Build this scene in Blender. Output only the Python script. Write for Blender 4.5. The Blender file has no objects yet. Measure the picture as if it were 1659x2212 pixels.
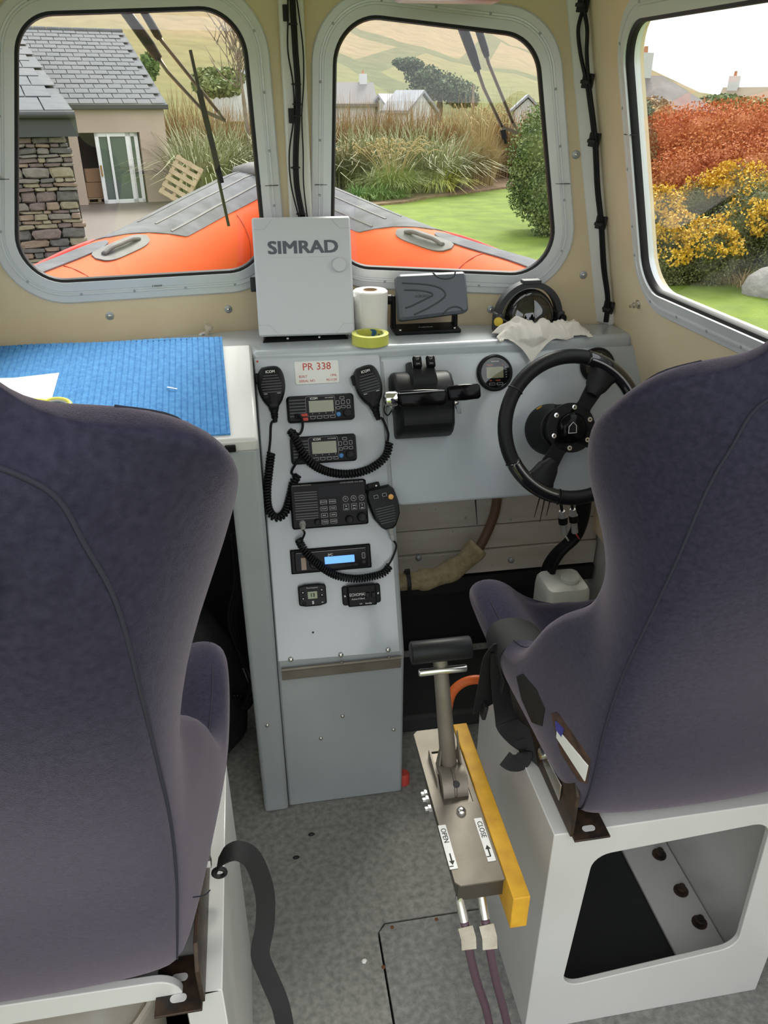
import bpy, bmesh, math, random
from math import sin, cos, pi, radians, sqrt, atan2, hypot
from mathutils import Vector as V, Matrix
from mathutils.bvhtree import BVHTree
random.seed(7)
S = bpy.context.scene
COL = S.collection
# ------------------------------------------------------------------ camera
FPX, CX, CY, CAMH = 1660.0, 829.5, 1106.0, 1.64
PITCH, YAW = radians(28), radians(9.5)
CF = V((sin(YAW)*cos(PITCH), cos(YAW)*cos(PITCH), -sin(PITCH)))
CR = V((cos(YAW), -sin(YAW), 0))
CU = CR.cross(CF)
CC = V((0, 0, CAMH))
cam = bpy.data.cameras.new('camera'); camo = bpy.data.objects.new('camera', cam); COL.objects.link(camo)
cam.sensor_fit = 'VERTICAL'; cam.sensor_height = 24; cam.sensor_width = 18; cam.lens = FPX*24/2212
cam.clip_start = .02; cam.clip_end = 3000
camo.matrix_world = Matrix(((CR.x, CU.x, -CF.x, CC.x), (CR.y, CU.y, -CF.y, CC.y), (CR.z, CU.z, -CF.z, CC.z), (0, 0, 0, 1)))
S.camera = camo
# ------------------------------------------------------------------ sky, sun, exposure
S.view_settings.view_transform = 'Standard'; S.view_settings.look = 'None'
S.view_settings.gamma = 1; S.view_settings.use_curve_mapping = False
S.view_settings.exposure = 1.2
W = bpy.data.worlds.new('sky'); S.world = W; W.use_nodes = True
nt = W.node_tree; nt.nodes.clear()
wo = nt.nodes.new('ShaderNodeOutputWorld'); wb = nt.nodes.new('ShaderNodeBackground')
tc = nt.nodes.new('ShaderNodeTexCoord'); nz = nt.nodes.new('ShaderNodeTexNoise'); rp = nt.nodes.new('ShaderNodeValToRGB')
nz.inputs['Scale'].default_value = 2.2; nz.inputs['Detail'].default_value = 5
rp.color_ramp.elements[0].position = .3; rp.color_ramp.elements[0].color = (.80, .86, .95, 1)
rp.color_ramp.elements[1].position = .6; rp.color_ramp.elements[1].color = (1, .99, .98, 1)
nt.links.new(tc.outputs['Generated'], nz.inputs['Vector']); nt.links.new(nz.outputs['Fac'], rp.inputs['Fac'])
nt.links.new(rp.outputs['Color'], wb.inputs['Color']); nt.links.new(wb.outputs['Background'], wo.inputs['Surface'])
wb.inputs['Strength'].default_value = 1.0
sl = bpy.data.lights.new('sun', 'SUN'); sl.energy = 2.9; sl.angle = radians(24); sl.color = (1, .95, .86)
so = bpy.data.objects.new('sun', sl); COL.objects.link(so)
so.rotation_euler = V((-.26, -.66, -.71)).to_track_quat('-Z', 'Y').to_euler(); so.location = (4, 7, 9)

# ------------------------------------------------------------------ pixel -> place helpers
def ray(x, y): return CF + CR*((x-CX)/FPX) - CU*((y-CY)/FPX)
def atz(x, y, z): d = ray(x, y); return CC + d*((z-CAMH)/d.z)
def aty(x, y, Y): d = ray(x, y); return CC + d*(Y/d.y)
def atp(x, y, P, N): d = ray(x, y); return CC + d*((P-CC).dot(N)/d.dot(N))
def atd(x, y, D): d = ray(x, y); return CC + d*(D/hypot(d.x, d.y))
# ------------------------------------------------------------------ mesh helpers
I4 = Matrix.Identity(4)
def frame(o, ex, ey, ez):
    return Matrix(((ex[0], ey[0], ez[0], o[0]), (ex[1], ey[1], ez[1], o[1]), (ex[2], ey[2], ez[2], o[2]), (0, 0, 0, 1)))
def T(x, y, z): return Matrix.Translation((x, y, z))
def RZ(a): return Matrix.Rotation(a, 4, 'Z')
def RX(a): return Matrix.Rotation(a, 4, 'X')
def RY(a): return Matrix.Rotation(a, 4, 'Y')
def lookm(o, zdir, up=(0, 0, 1)):
    z = V(zdir).normalized(); u = V(up)
    if abs(z.dot(u)) > .98: u = V((0, 1, 0))
    x = u.cross(z).normalized(); y = z.cross(x); return frame(o, x, y, z)
def cr(pts, n=8, closed=False):
    P = [V(p) for p in pts]; out = []; k = len(P)
    if k < 3: return P
    for i in range(k-1):
        a = P[max(i-1, 0)]; b = P[i]; c = P[i+1]; d = P[min(i+2, k-1)]
        for j in range(n):
            t = j/n; t2 = t*t; t3 = t2*t
            out.append(.5*((2*b) + (c-a)*t + (2*a-5*b+4*c-d)*t2 + (3*b-a-3*c+d)*t3))
    out.append(P[-1]); return out
def rr(w, h, r, n=4):
    "rounded rectangle outline centred on 0"
    o = []
    r = min(r, w/2-1e-5, h/2-1e-5)
    for sx, sy, a0 in ((1, 1, 0), (-1, 1, pi/2), (-1, -1, pi), (1, -1, 1.5*pi)):
        for i in range(n+1):
            a = a0 + pi/2*i/n; o.append((sx*(w/2-r)+r*cos(a), sy*(h/2-r)+r*sin(a)))
    return o
def rquad(c, off, r, n=8):
    "rounded polygon of sharp corners c (ccw), grown by off, corner radius r+off"
    m = len(c); out = []; cs = [V(p).to_2d() if len(p) > 2 else V(p) for p in c]
    L = []
    for i in range(m):
        a, b = cs[i], cs[(i+1) % m]; d = (b-a).normalized(); nn = V((d.y, -d.x)); L.append((a+nn*off, d, nn))
    for i in range(m):
        p0, d0, n0 = L[i-1]; p1, d1, n1 = L[i]
        den = d0.x*d1.y-d0.y*d1.x; w = p1-p0; t = (w.x*d1.y-w.y*d1.x)/den; K = p0+d0*t
        R_ = max(r+off, .001); ang = math.acos(max(-1, min(1, d0.dot(d1)))); tl = R_*math.tan(ang/2)
        ctr = K-d0*tl-n0*R_
        a0 = atan2(n0.y, n0.x); a1 = atan2(n1.y, n1.x)
        while a1 < a0: a1 += 2*pi
        for j in range(n+1):
            a = a0+(a1-a0)*j/n; out.append((ctr.x+R_*cos(a), ctr.y+R_*sin(a)))
    return out
class MB:
    def __init__(s, M=None): s.v = []; s.f = []; s.M = M or I4
    def add(s, vs, fs, M=None):
        M = s.M @ M if M is not None else s.M
        b = len(s.v); s.v += [M @ V(p) for p in vs]; s.f += [[i+b for i in q] for q in fs]; return s
    def box(s, c, d, M=None):
        x, y, z = c; a, b, e = d[0]/2, d[1]/2, d[2]/2
        vs = [(x+i*a, y+j*b, z+k*e) for k in (-1, 1) for j in (-1, 1) for i in (-1, 1)]
        return s.add(vs, [(0, 2, 3, 1), (4, 5, 7, 6), (0, 1, 5, 4), (2, 6, 7, 3), (0, 4, 6, 2), (1, 3, 7, 5)], M)
    def hexa(s, lo, hi, M=None):
        n = len(lo)
        return s.add(list(lo)+list(hi), [list(range(n))[::-1], list(range(n, 2*n))]+[(i, (i+1) % n, n+(i+1) % n, n+i) for i in range(n)], M)
    def prism(s, pts, z0, z1, M=None, taper=0):
        n = len(pts); cx = sum(p[0] for p in pts)/n; cy = sum(p[1] for p in pts)/n; k = 1-taper
        return s.hexa([(p[0], p[1], z0) for p in pts], [(cx+(p[0]-cx)*k, cy+(p[1]-cy)*k, z1) for p in pts], M)
    def loft(s, loops, cap=True, closed=True, M=None):
        n = len(loops[0]); vs = [p for l in loops for p in l]; fs = []
        for k in range(len(loops)-1):
            for i in range(n if closed else n-1):
                j = (i+1) % n; fs.append((k*n+i, k*n+j, (k+1)*n+j, (k+1)*n+i))
        if cap: fs.append(list(range(n))[::-1]); fs.append(list(range((len(loops)-1)*n, len(loops)*n)))
        return s.add(vs, fs, M)
    def lathe(s, prof, n=24, M=None, cap=True):
        return s.loft([[(r*cos(2*pi*i/n), r*sin(2*pi*i/n), z) for i in range(n)] for r, z in prof], cap, True, M)
    def cyl(s, a, b, r, n=12, r2=None):
        a, b = V(a), V(b); return s.lathe([(r, 0), (r if r2 is None else r2, (b-a).length)], n, lookm(a, b-a))
    def tube(s, path, r, n=8, cap=True, closed=False):
        P = [V(p) for p in path]; k = len(P); rs = r if isinstance(r, (list, tuple)) else [r]*k
        t0 = (P[1]-P[0]).normalized(); u = t0.orthogonal().normalized(); loops = []
        for i in range(k):
            t = ((P[(i+1) % k]-P[i-1]) if closed else (P[min(i+1, k-1)]-P[max(i-1, 0)])).normalized()
            u = (u-t*u.dot(t))
            if u.length < 1e-6: u = t.orthogonal()
            u.normalize(); w = t.cross(u)
            loops.append([P[i]+(u*cos(2*pi*j/n)+w*sin(2*pi*j/n))*rs[i] for j in range(n)])
        if closed: loops.append(loops[0]); cap = False
        return s.loft(loops, cap)
    def ribbon(s, path, side, w, th=.0015):
        "flat strap: path points, side vectors (one or list)"
        P = [V(p) for p in path]; k = len(P); sd = side if isinstance(side, list) else [side]*k; loops = []
        for i in range(k):
            t = (P[min(i+1, k-1)]-P[max(i-1, 0)]).normalized(); q = V(sd[i]); q = (q-t*q.dot(t)).normalized(); nn = t.cross(q)
            loops.append([P[i]+q*w/2+nn*th/2, P[i]-q*w/2+nn*th/2, P[i]-q*w/2-nn*th/2, P[i]+q*w/2-nn*th/2])
        return s.loft(loops)
    def torus(s, R_, r, M=None, n=48, m=10, a0=0, a1=2*pi):
        full = abs(a1-a0-2*pi) < 1e-6
        mm = MB(); mm.tube([(R_*cos(a0+(a1-a0)*i/n), R_*sin(a0+(a1-a0)*i/n), 0) for i in range(n if full else n+1)], r, m, closed=full)
        return s.add(mm.v, mm.f, M)
def coil(path, R_, r, pitch, sides=5, per=10):
    P = cr(path, 10); L = [0]
    for i in range(1, len(P)): L.append(L[-1]+(P[i]-P[i-1]).length)
    n = int(L[-1]/pitch*per); out = []; j = 0; u = (P[1]-P[0]).normalized().orthogonal().normalized()
    for i in range(n+1):
        d = L[-1]*i/n
        while j < len(L)-2 and L[j+1] < d: j += 1
        t = (P[j+1]-P[j]).normalized(); c = P[j]+(P[j+1]-P[j])*((d-L[j])/max(1e-9, L[j+1]-L[j]))
        u = (u-t*u.dot(t)).normalized(); w = t.cross(u); a = 2*pi*i/per
        out.append(c+(u*cos(a)+w*sin(a))*R_)
    return out
WM = {}
def mesh_of(mb, smooth, mat):
    me = bpy.data.meshes.new('m'); me.from_pydata([tuple(p) for p in mb.v], [], mb.f)
    bm = bmesh.new(); bm.from_mesh(me); bmesh.ops.recalc_face_normals(bm, faces=bm.faces)
    if bm.calc_volume(signed=True) < 0: bmesh.ops.reverse_faces(bm, faces=bm.faces)
    bm.to_mesh(me); bm.free()
    if smooth:
        for p in me.polygons: p.use_smooth = True
        if smooth is not True: me.set_sharp_from_angle(angle=radians(smooth))
    if mat: me.materials.append(mat)
    return me
def put(name, me, mw, parent):
    o = bpy.data.objects.new(name, me); COL.objects.link(o)
    if parent is not None: o.parent = parent; o.matrix_basis = WM[parent.name].inverted() @ mw
    else: o.matrix_basis = mw
    WM[o.name] = mw; me.name = name; return o
def obj(name, mb, mat, parent=None, smooth=False, bev=0, sub=0, seg=2):
    mw = I4
    if parent is None and mb.v:
        xs = [p.x for p in mb.v]; ys = [p.y for p in mb.v]; z0 = min(p.z for p in mb.v)
        c = V(((min(xs)+max(xs))/2, (min(ys)+max(ys))/2, z0)); mb.v = [p-c for p in mb.v]; mw = T(*c)
    o = put(name, mesh_of(mb, smooth, mat), mw, parent)
    if bev:
        m = o.modifiers.new('bevel', 'BEVEL'); m.width = bev; m.segments = seg; m.limit_method = 'ANGLE'; m.angle_limit = radians(30)
        if not smooth:
            for p in o.data.polygons: p.use_smooth = True
            o.data.set_sharp_from_angle(angle=radians(50))
            m.harden_normals = False
    if sub:
        m = o.modifiers.new('sub', 'SUBSURF'); m.levels = sub; m.render_levels = sub
    return o
def tag(o, label=None, cat=None, group=None, kind=None):
    if label: o['label'] = label
    if cat: o['category'] = cat
    if group: o['group'] = group
    if kind: o['kind'] = kind
    return o
def thing(name, label, cat, loc, group=None, kind=None):
    o = bpy.data.objects.new(name, None); COL.objects.link(o); o.location = loc; o.empty_display_size = .05
    WM[o.name] = T(*loc); return tag(o, label, cat, group, kind)
def struct(o, label=None): return tag(o, label, None, None, 'structure')
def text(s, size, M, mat, parent, name='lettering', align='CENTER', ext=.0003, bold=0, sx=1):
    cu = bpy.data.curves.new('t', 'FONT'); cu.body = s; cu.size = size; cu.align_x = align; cu.align_y = 'CENTER'; cu.extrude = ext; cu.resolution_u = 3
    to = bpy.data.objects.new('t', cu); COL.objects.link(to)
    dg = bpy.context.evaluated_depsgraph_get(); me = bpy.data.meshes.new_from_object(to.evaluated_get(dg))
    bpy.data.objects.remove(to); bpy.data.curves.remove(cu)
    if bold: # thicken the strokes with shifted copies of the letters
        mb = MB(); vs = [v.co.copy() for v in me.vertices]; fs = [list(p.vertices) for p in me.polygons]; f = bold*size
        for i, (dx, dy) in enumerate(((-f, -f*.6), (f, -f*.6), (f, f*.6), (-f, f*.6), (0, 0))): mb.add([v+V((dx, dy, i*size*.0004)) for v in vs], fs)
        bpy.data.meshes.remove(me); me = bpy.data.meshes.new('t'); me.from_pydata([tuple(v) for v in mb.v], [], mb.f)
    me.transform(M @ Matrix.Diagonal((sx, 1, 1, 1))); me.materials.clear(); me.materials.append(mat)
    return put(name, me, I4, parent)
# ------------------------------------------------------------------ materials
MATS = {}
def mat(name, col, rough=.5, metal=0, var=None, vscale=8, bump=0, bscale=60, sheen=0, spec=.5, coat=0, emit=0, vamt=1, stretch=None, bdist=.002, detail=4, sharp=0):
    if name in MATS: return MATS[name]
    m = bpy.data.materials.new(name); m.use_nodes = True; n = m.node_tree; b = n.nodes['Principled BSDF']
    b.inputs['Base Color'].default_value = (*col, 1); b.inputs['Roughness'].default_value = rough; b.inputs['Metallic'].default_value = metal
    b.inputs['Specular IOR Level'].default_value = spec
    if sheen: b.inputs['Sheen Weight'].default_value = sheen; b.inputs['Sheen Roughness'].default_value = .28; b.inputs['Sheen Tint'].default_value = (.95, .82, .9, 1)
    if coat: b.inputs['Coat Weight'].default_value = coat; b.inputs['Coat Roughness'].default_value = .08
    if emit: b.inputs['Emission Color'].default_value = (*col, 1); b.inputs['Emission Strength'].default_value = emit
    tc = n.nodes.new('ShaderNodeTexCoord'); src = tc.outputs['Object']
    if stretch:
        mp = n.nodes.new('ShaderNodeMapping'); mp.inputs['Scale'].default_value = stretch; n.links.new(src, mp.inputs['Vector']); src = mp.outputs['Vector']
    if var:
        z = n.nodes.new('ShaderNodeTexNoise'); z.inputs['Scale'].default_value = vscale; z.inputs['Detail'].default_value = detail
        r = n.nodes.new('ShaderNodeValToRGB'); lo, hi = (.3, .7) if not sharp else (.5-.2/sharp, .5+.2/sharp)
        r.color_ramp.elements[0].position = lo; r.color_ramp.elements[1].position = hi
        r.color_ramp.elements[0].color = (*col, 1); r.color_ramp.elements[1].color = (*[c*(1-vamt)+v*vamt for c, v in zip(col, var)], 1)
        n.links.new(src, z.inputs['Vector']); n.links.new(z.outputs['Fac'], r.inputs['Fac']); n.links.new(r.outputs['Color'], b.inputs['Base Color'])
    if bump:
        z = n.nodes.new('ShaderNodeTexNoise'); z.inputs['Scale'].default_value = bscale; z.inputs['Detail'].default_value = 3
        bp = n.nodes.new('ShaderNodeBump'); bp.inputs['Strength'].default_value = bump; bp.inputs['Distance'].default_value = bdist
        n.links.new(src, z.inputs['Vector']); n.links.new(z.outputs['Fac'], bp.inputs['Height']); n.links.new(bp.outputs['Normal'], b.inputs['Normal'])
    MATS[name] = m; return m
def glassmat(name, tint=(1, 1, 1), f0=.035, rough=0):
    m = bpy.data.materials.new(name); m.use_nodes = True; n = m.node_tree; n.nodes.clear()
    o = n.nodes.new('ShaderNodeOutputMaterial'); mx = n.nodes.new('ShaderNodeMixShader'); t = n.nodes.new('ShaderNodeBsdfTransparent'); g = n.nodes.new('ShaderNodeBsdfGlossy'); fr = n.nodes.new('ShaderNodeLayerWeight')
    p = n.nodes.new('ShaderNodeMath'); p.operation = 'POWER'; p.inputs[1].default_value = 5; q = n.nodes.new('ShaderNodeMath'); q.operation = 'MULTIPLY_ADD'; q.inputs[1].default_value = .8; q.inputs[2].default_value = f0
    fr.inputs['Blend'].default_value = .5; t.inputs['Color'].default_value = (*tint, 1); g.inputs['Roughness'].default_value = rough
    n.links.new(fr.outputs['Facing'], p.inputs[0]); n.links.new(p.outputs[0], q.inputs[0]); n.links.new(q.outputs[0], mx.inputs[0])
    n.links.new(t.outputs[0], mx.inputs[1]); n.links.new(g.outputs[0], mx.inputs[2]); n.links.new(mx.outputs[0], o.inputs[0])
    return m
M_CREAM = mat('cream_lining', (.74, .61, .40), .6, var=(.79, .67, .47), vscale=6, bump=.15, bscale=300)
M_ALU = mat('aluminium', (.78, .80, .83), .35, .2, var=(.70, .73, .77), vscale=5)
M_ALU2 = mat('aluminium_dull', (.42, .44, .47), .45, .7)
M_RUB = mat('black_rubber', (.008, .008, .009), .6)
M_GLASS = glassmat('window_glass', (.97, .985, .98))
M_WHITE = mat('white_paint', (.82, .81, .78), .35, var=(.76, .75, .72), vscale=5)
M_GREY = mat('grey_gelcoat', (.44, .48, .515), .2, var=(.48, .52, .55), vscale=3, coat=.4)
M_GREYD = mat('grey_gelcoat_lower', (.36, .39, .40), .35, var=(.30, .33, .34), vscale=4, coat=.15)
M_GRP = mat('white_gelcoat', (.62, .62, .60), .3, var=(.58, .58, .56), vscale=4, coat=.3)
M_FLOOR = mat('deck_paint', (.17, .172, .16), .85, var=(.31, .305, .28), vscale=70, bump=.6, bscale=500, detail=14)
M_FAB = mat('seat_velour', (.024, .0225, .041), .95, var=(.037, .035, .060), vscale=160, bump=.35, bscale=1300, sheen=.45, spec=.05)
M_SEAM = mat('seat_seam', (.02, .02, .035), .9)
M_BLK = mat('black_plastic', (.006, .0062, .007), .4, bump=.08, bscale=500, spec=.18)
M_BLKG = mat('black_gloss', (.004, .004, .005), .15, spec=.12)
M_BLKS = mat('black_soft', (.009, .0095, .011), .45, spec=.25)
M_CHR = mat('chrome', (.75, .75, .76), .12, 1)
M_STEEL = mat('stainless', (.27, .245, .21), .55, .6, var=(.19, .165, .135), vscale=14, detail=8)
M_STEELB = mat('stainless_bright', (.62, .61, .58), .25, .95)
M_RUST = mat('rusty_black_steel', (.018, .016, .015), .5, .3, var=(.16, .08, .035), vscale=45, detail=10, sharp=1.2, vamt=.35)
M_STRAP = mat('webbing', (.014, .014, .015), .75, bump=.4, bscale=700)
M_WTXT = mat('white_print', (.75, .75, .74), .6)
M_RED = mat('red_print', (.55, .06, .04), .6)
M_LCD = mat('lcd_grey', (.30, .31, .23), .3)
M_LABEL = mat('white_label', (.82, .82, .80), .5)
M_COVER = mat('light_grey_plastic', (.60, .62, .66), .42)
M_DGREY = mat('dark_grey_plastic', (.10, .112, .135), .5)
M_YEL = mat('yellow_wood', (.72, .40, .025), .6, var=(.55, .28, .02), vscale=30, stretch=(1, 1, 1))
M_ORANGE = mat('orange_hypalon', (.62, .075, .016), .7, var=(.68, .105, .028), vscale=1.5, spec=.2)
M_HYPG = mat('grey_hypalon', (.17, .17, .18), .9, var=(.11, .11, .115), vscale=9, detail=9, spec=.15)
M_HYPD = mat('dark_grey_hypalon', (.09, .085, .08), .7, var=(.13, .125, .12), vscale=12)
# ================================================================== THE CABIN
def hole_wall(name, Fm, outer, hole, th, m):
    "flat wall with one window hole; outer and hole are 2D ccw loops in frame Fm, inner face at z=0"
    cx = sum(p[0] for p in hole)/len(hole); cy = sum(p[1] for p in hole)/len(hole); n = len(hole); out = []
    for hx, hy in hole:
        dx, dy = hx-cx, hy-cy; best = None
        for i in range(len(outer)):
            a = outer[i]; b = outer[(i+1) % len(outer)]; ex, ey = b[0]-a[0], b[1]-a[1]; den = dx*ey-dy*ex
            if abs(den) < 1e-12: continue
            t = ((a[0]-cx)*ey-(a[1]-cy)*ex)/den; u = ((a[0]-cx)*dy-(a[1]-cy)*dx)/den
            if t > 0 and -1e-9 <= u <= 1+1e-9 and (best is None or t < best): best = t
        out.append([cx+dx*best, cy+dy*best])
    for c in outer:
        i = min(range(n), key=lambda k: hypot(out[k][0]-c[0], out[k][1]-c[1])); out[i] = list(c)
    mb = MB(Fm); L = [[(x, y, 0) for x, y in out], [(x, y, 0) for x, y in hole], [(x, y, -th) for x, y in hole], [(x, y, -th) for x, y in out], [(x, y, 0) for x, y in out]]
    mb.loft(L, cap=False); return struct(obj(name, mb, m))
FLo = V((.127, 1.99, 0)); e1 = V((.773, .12, 0)).normalized()
F_L = frame(FLo, e1, (0, 0, 1), (e1.y, -e1.x, 0))
e1r = V((.773, -.14, 0)).normalized()
F_R = frame(FLo, e1r, (0, 0, 1), (e1r.y, -e1r.x, 0))
SN = V((-1, 0, -.222)).normalized(); SU = V((-.222, 0, 1)).normalized()
F_S = frame((.9, 0, 1.15), (0, -1, 0), SU, SN)
SNl = V((1, 0, -.222)).normalized(); SUl = V((.222, 0, 1)).normalized()
F_SL = frame((-.646, 0, 1.15), (0, 1, 0), SUl, SNl)
def loc2(Fm, px, py):
    N = Fm.to_3x3() @ V((0, 0, 1)); p = Fm.inverted() @ atp(px, py, Fm.translation, N); return V((p.x, p.y))
def lean(z, s): return .9-.222*(z-1.15) if s > 0 else -.646+.222*(z-1.15)
def dpl(P): # darker helper: position on frame
    return P
wins = {}
LW = [loc2(F_L, *q) for q in ((40, 608), (572, 578), (518, 20), (40, 36))]
MW = [loc2(F_R, *q) for q in ((720, 571), (1199, 591), (1155, 83), (728, 31))]
tl = loc2(F_S, 1359, 51); bl = loc2(F_S, 1402, 617); pt = loc2(F_S, 1659, 3.6); pb = loc2(F_S, 1647, 720)
kt = (-.62-tl.x)/(pt.x-tl.x); kb = (-.62-bl.x)/(pb.x-bl.x)
RW = [bl, bl+(pb-bl)*kb, tl+(pt-tl)*kt, tl]
LS = [V((-p.x, p.y)) for p in (RW[1], RW[0], RW[3], RW[2])]; LS = [V((-RW[1].x, RW[1].y)), V((-RW[0].x, RW[0].y)), V((-RW[3].x, RW[3].y)), V((-RW[2].x, RW[2].y))]
def sx(Fm, e, z, s): return (lean(z, s)-.127)/e.x
hole_wall('wall_front', F_L, [(sx(F_L, e1, 1.03, -1), 1.03), (0, 1.03), (0, 1.95), (sx(F_L, e1, 1.95, -1), 1.95)], rquad(LW, .012, .085), .03, M_CREAM)
hole_wall('wall_front', F_R, [(0, 1.03), (sx(F_R, e1r, 1.03, 1), 1.03), (sx(F_R, e1r, 1.95, 1), 1.95), (0, 1.95)], rquad(MW, .012, .09), .03, M_CREAM)
hole_wall('wall_right', F_S, [(-1.86, -.13), (-.3, -.13), (-.3, .82), (-1.86, .82)], rquad(RW, .012, .07), .03, M_CREAM)
hole_wall('wall_left', F_SL, [(.3, -.13), (1.87, -.13), (1.87, .82), (.3, .82)], rquad(LS, .012, .07), .03, M_CREAM)
def window(n, Fm, c, r, label, joints=()):
    nn = 12; ctr = sum(c, V((0, 0)))/4; P0 = Fm @ V((ctr.x, min(p.y for p in c), 0))
    t = thing('window_%d' % n, label, None, P0, kind='structure')
    prof = [(.007, -.02), (.007, .015), (.026, .013), (.0275, .009), (.031, .009), (.0325, .012), (.036, .012), (.0375, .008), (.052, .007), (.056, .003), (.056, 0)]
    mb = MB(Fm); mb.loft([[(x, y, h) for x, y in rquad(c, o, r, nn)] for o, h in prof], cap=False); fr = obj('window_frame', mb, M_ALU, t, smooth=40)
    mb = MB(Fm); mb.loft([[(x, y, h) for x, y in rquad(c, o, r, nn)] for o, h in ((-.001, -.004), (-.001, .004), (.001, .008), (.0085, .011), (.0085, -.008))], cap=False); obj('gasket', mb, M_RUB, t, smooth=40)
    mb = MB(Fm); lp = rquad(c, .004, r, nn); mb.prism(lp, -.005, -.001); obj('pane', mb, M_GLASS, t)
    # frame screws
    lp = rquad(c, .0345, r, nn); L = 0; k = len(lp); me = None
    for i in range(k):
        a, b = V(lp[i]), V(lp[(i+1) % k]); d = (b-a).length
        while L < d:
            p = a+(b-a)*(L/d)
            if me is None:
                sm = MB(); sm.lathe([(.0032, 0), (.0032, .001), (.0022, .0016), (.0008, .0010)], 8); me = mesh_of(sm, 40, M_ALU2)
            put('screw', me, Fm @ T(p.x, p.y, .0118), fr); L += .118
        L -= d
    for px, py, w in joints:
        p = loc2(Fm, px, py); mb = MB(Fm @ T(p.x, p.y, .0085)); mb.box((0, 0, 0), (w, .0012, .011)); obj('frame_joint', mb, M_RUB, fr)
    return t
window(1, F_L, LW, .085, 'left front cabin window with rounded aluminium frame', [(20, 386, .046), (578, 400, .046)])
window(2, F_R, MW, .09, 'middle front cabin window with rounded aluminium frame', [(702, 398, .046), (1208, 396, .046)])
window(3, F_S, RW, .07, 'right side cabin window with rounded aluminium frame', [(1372, 288, .046)])
window(4, F_SL, LS, .07, 'unseen left side cabin window added for daylight')  # out of view, mirrored from the right side to admit more light
p = loc2(F_L, 337, 604); text('E 002359', .006, F_L @ T(p.x, p.y-.012, .0145), M_BLKS, bpy.data.objects['window_1'])
# ceiling, floor, lower walls
mb = MB(); mb.prism([(-.50, .30), (.75, .30), (.75, 1.95), (.127, 2.06), (-.50, 1.95)], 1.945, 1.985); struct(obj('ceiling', mb, M_WHITE))  # ceiling and side walls stop short aft, shaped to let sky light in
hx = atz(815, 1998, 0).x; hy = atz(900, 1984, 0).y
mb = MB(); mb.prism([(-.80, -.7), (hx-.0025, -.7), (hx-.0025, hy-.02), (hx+.016, hy+.0025), (1.06, hy+.0025), (1.06, 2.05), (-.80, 2.05)], -.03, 0); fl = struct(obj('floor', mb, M_FLOOR), 'grey speckled non-slip cabin floor')
mb = MB(); mb.box(((hx+1.06)/2, (hy-.7)/2, -.045), (1.06-hx+.2, hy+.7+.2, .02)); struct(obj('floor', mb, M_RUB))
M_HATCH = mat('deck_paint_hatch', (.15, .155, .145), .85, var=(.28, .28, .262), vscale=70, bump=.7, bscale=420, detail=12)
mb = MB(); mb.prism([(hx+.0025, -.7), (1.06, -.7), (1.06, hy-.0025), (hx+.018, hy-.0025), (hx+.0025, hy-.018)], -.03, 0); hat = obj('floor_hatch', mb, M_HATCH, fl)
M_RSCR = mat('rusty_screw', (.12, .05, .02), .8)
for q in ((847, 2003), (943, 1986), (828, 2089)):
    p = atz(*q, 0); mb = MB(T(p.x, p.y, 0)); mb.lathe([(.0045, -.001), (.0045, .0006), (.002, .0009)], 10); obj('screw', mb, M_RSCR, hat)
mb = MB(); mb.box((1.03, .65, .53), (.06, 2.75, 1.06)); wlr = struct(obj('wall_right', mb, M_WHITE))
mb = MB(); mb.box((-.775, .65, .53), (.06, 2.75, 1.06)); struct(obj('wall_left', mb, M_WHITE))
mb = MB(); mb.box((.127, 2.06, .52), (1.8, .04, 1.06)); struct(obj('wall_front', mb, M_RUB))
mb = MB(); mb.box((.966, .9, 1.028), (.076, 1.9, .02)); struct(obj('trim_1', mb, M_CREAM))
mb = MB(); mb.box((-.709, .9, 1.028), (.076, 1.9, .02)); struct(obj('trim_2', mb, M_CREAM))
# cream lining: press-button bolts
def wall_bolt(Fm, px, py, host, big=.0095):
    p = loc2(Fm, px, py); m2 = Fm @ T(p.x, p.y, 0)
    mb = MB(m2); mb.lathe([(big, 0), (big, .0018), (big*.75, .0028), (big*.45, .003)], 18); o = obj('bolt', mb, M_ALU2, host, smooth=40)
    mb = MB(m2); mb.lathe([(big*.42, .0025), (big*.42, .005), (big*.2, .0062)], 12); obj('bolt_head', mb, M_STEELB, o, smooth=40)
wfl = bpy.data.objects['wall_front']; wfr = bpy.data.objects['wall_front.001']; wri = bpy.data.objects['wall_right']
for q in ((237, 682), (493, 668)): wall_bolt(F_L, *q, wfl)
for q in ((1060, 668), (1244, 334), (1260, 594)): wall_bolt(F_R, *q, wfr)
p = loc2(F_S, 1379, 657); mb = MB(F_S @ T(p.x, p.y, 0)); mb.lathe([(.011, 0), (.011, .002), (.007, .003), (.007, .012), (.004, .013), (.004, .021)], 12); obj('bolt', mb, M_STEELB, wri, smooth=40)
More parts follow.
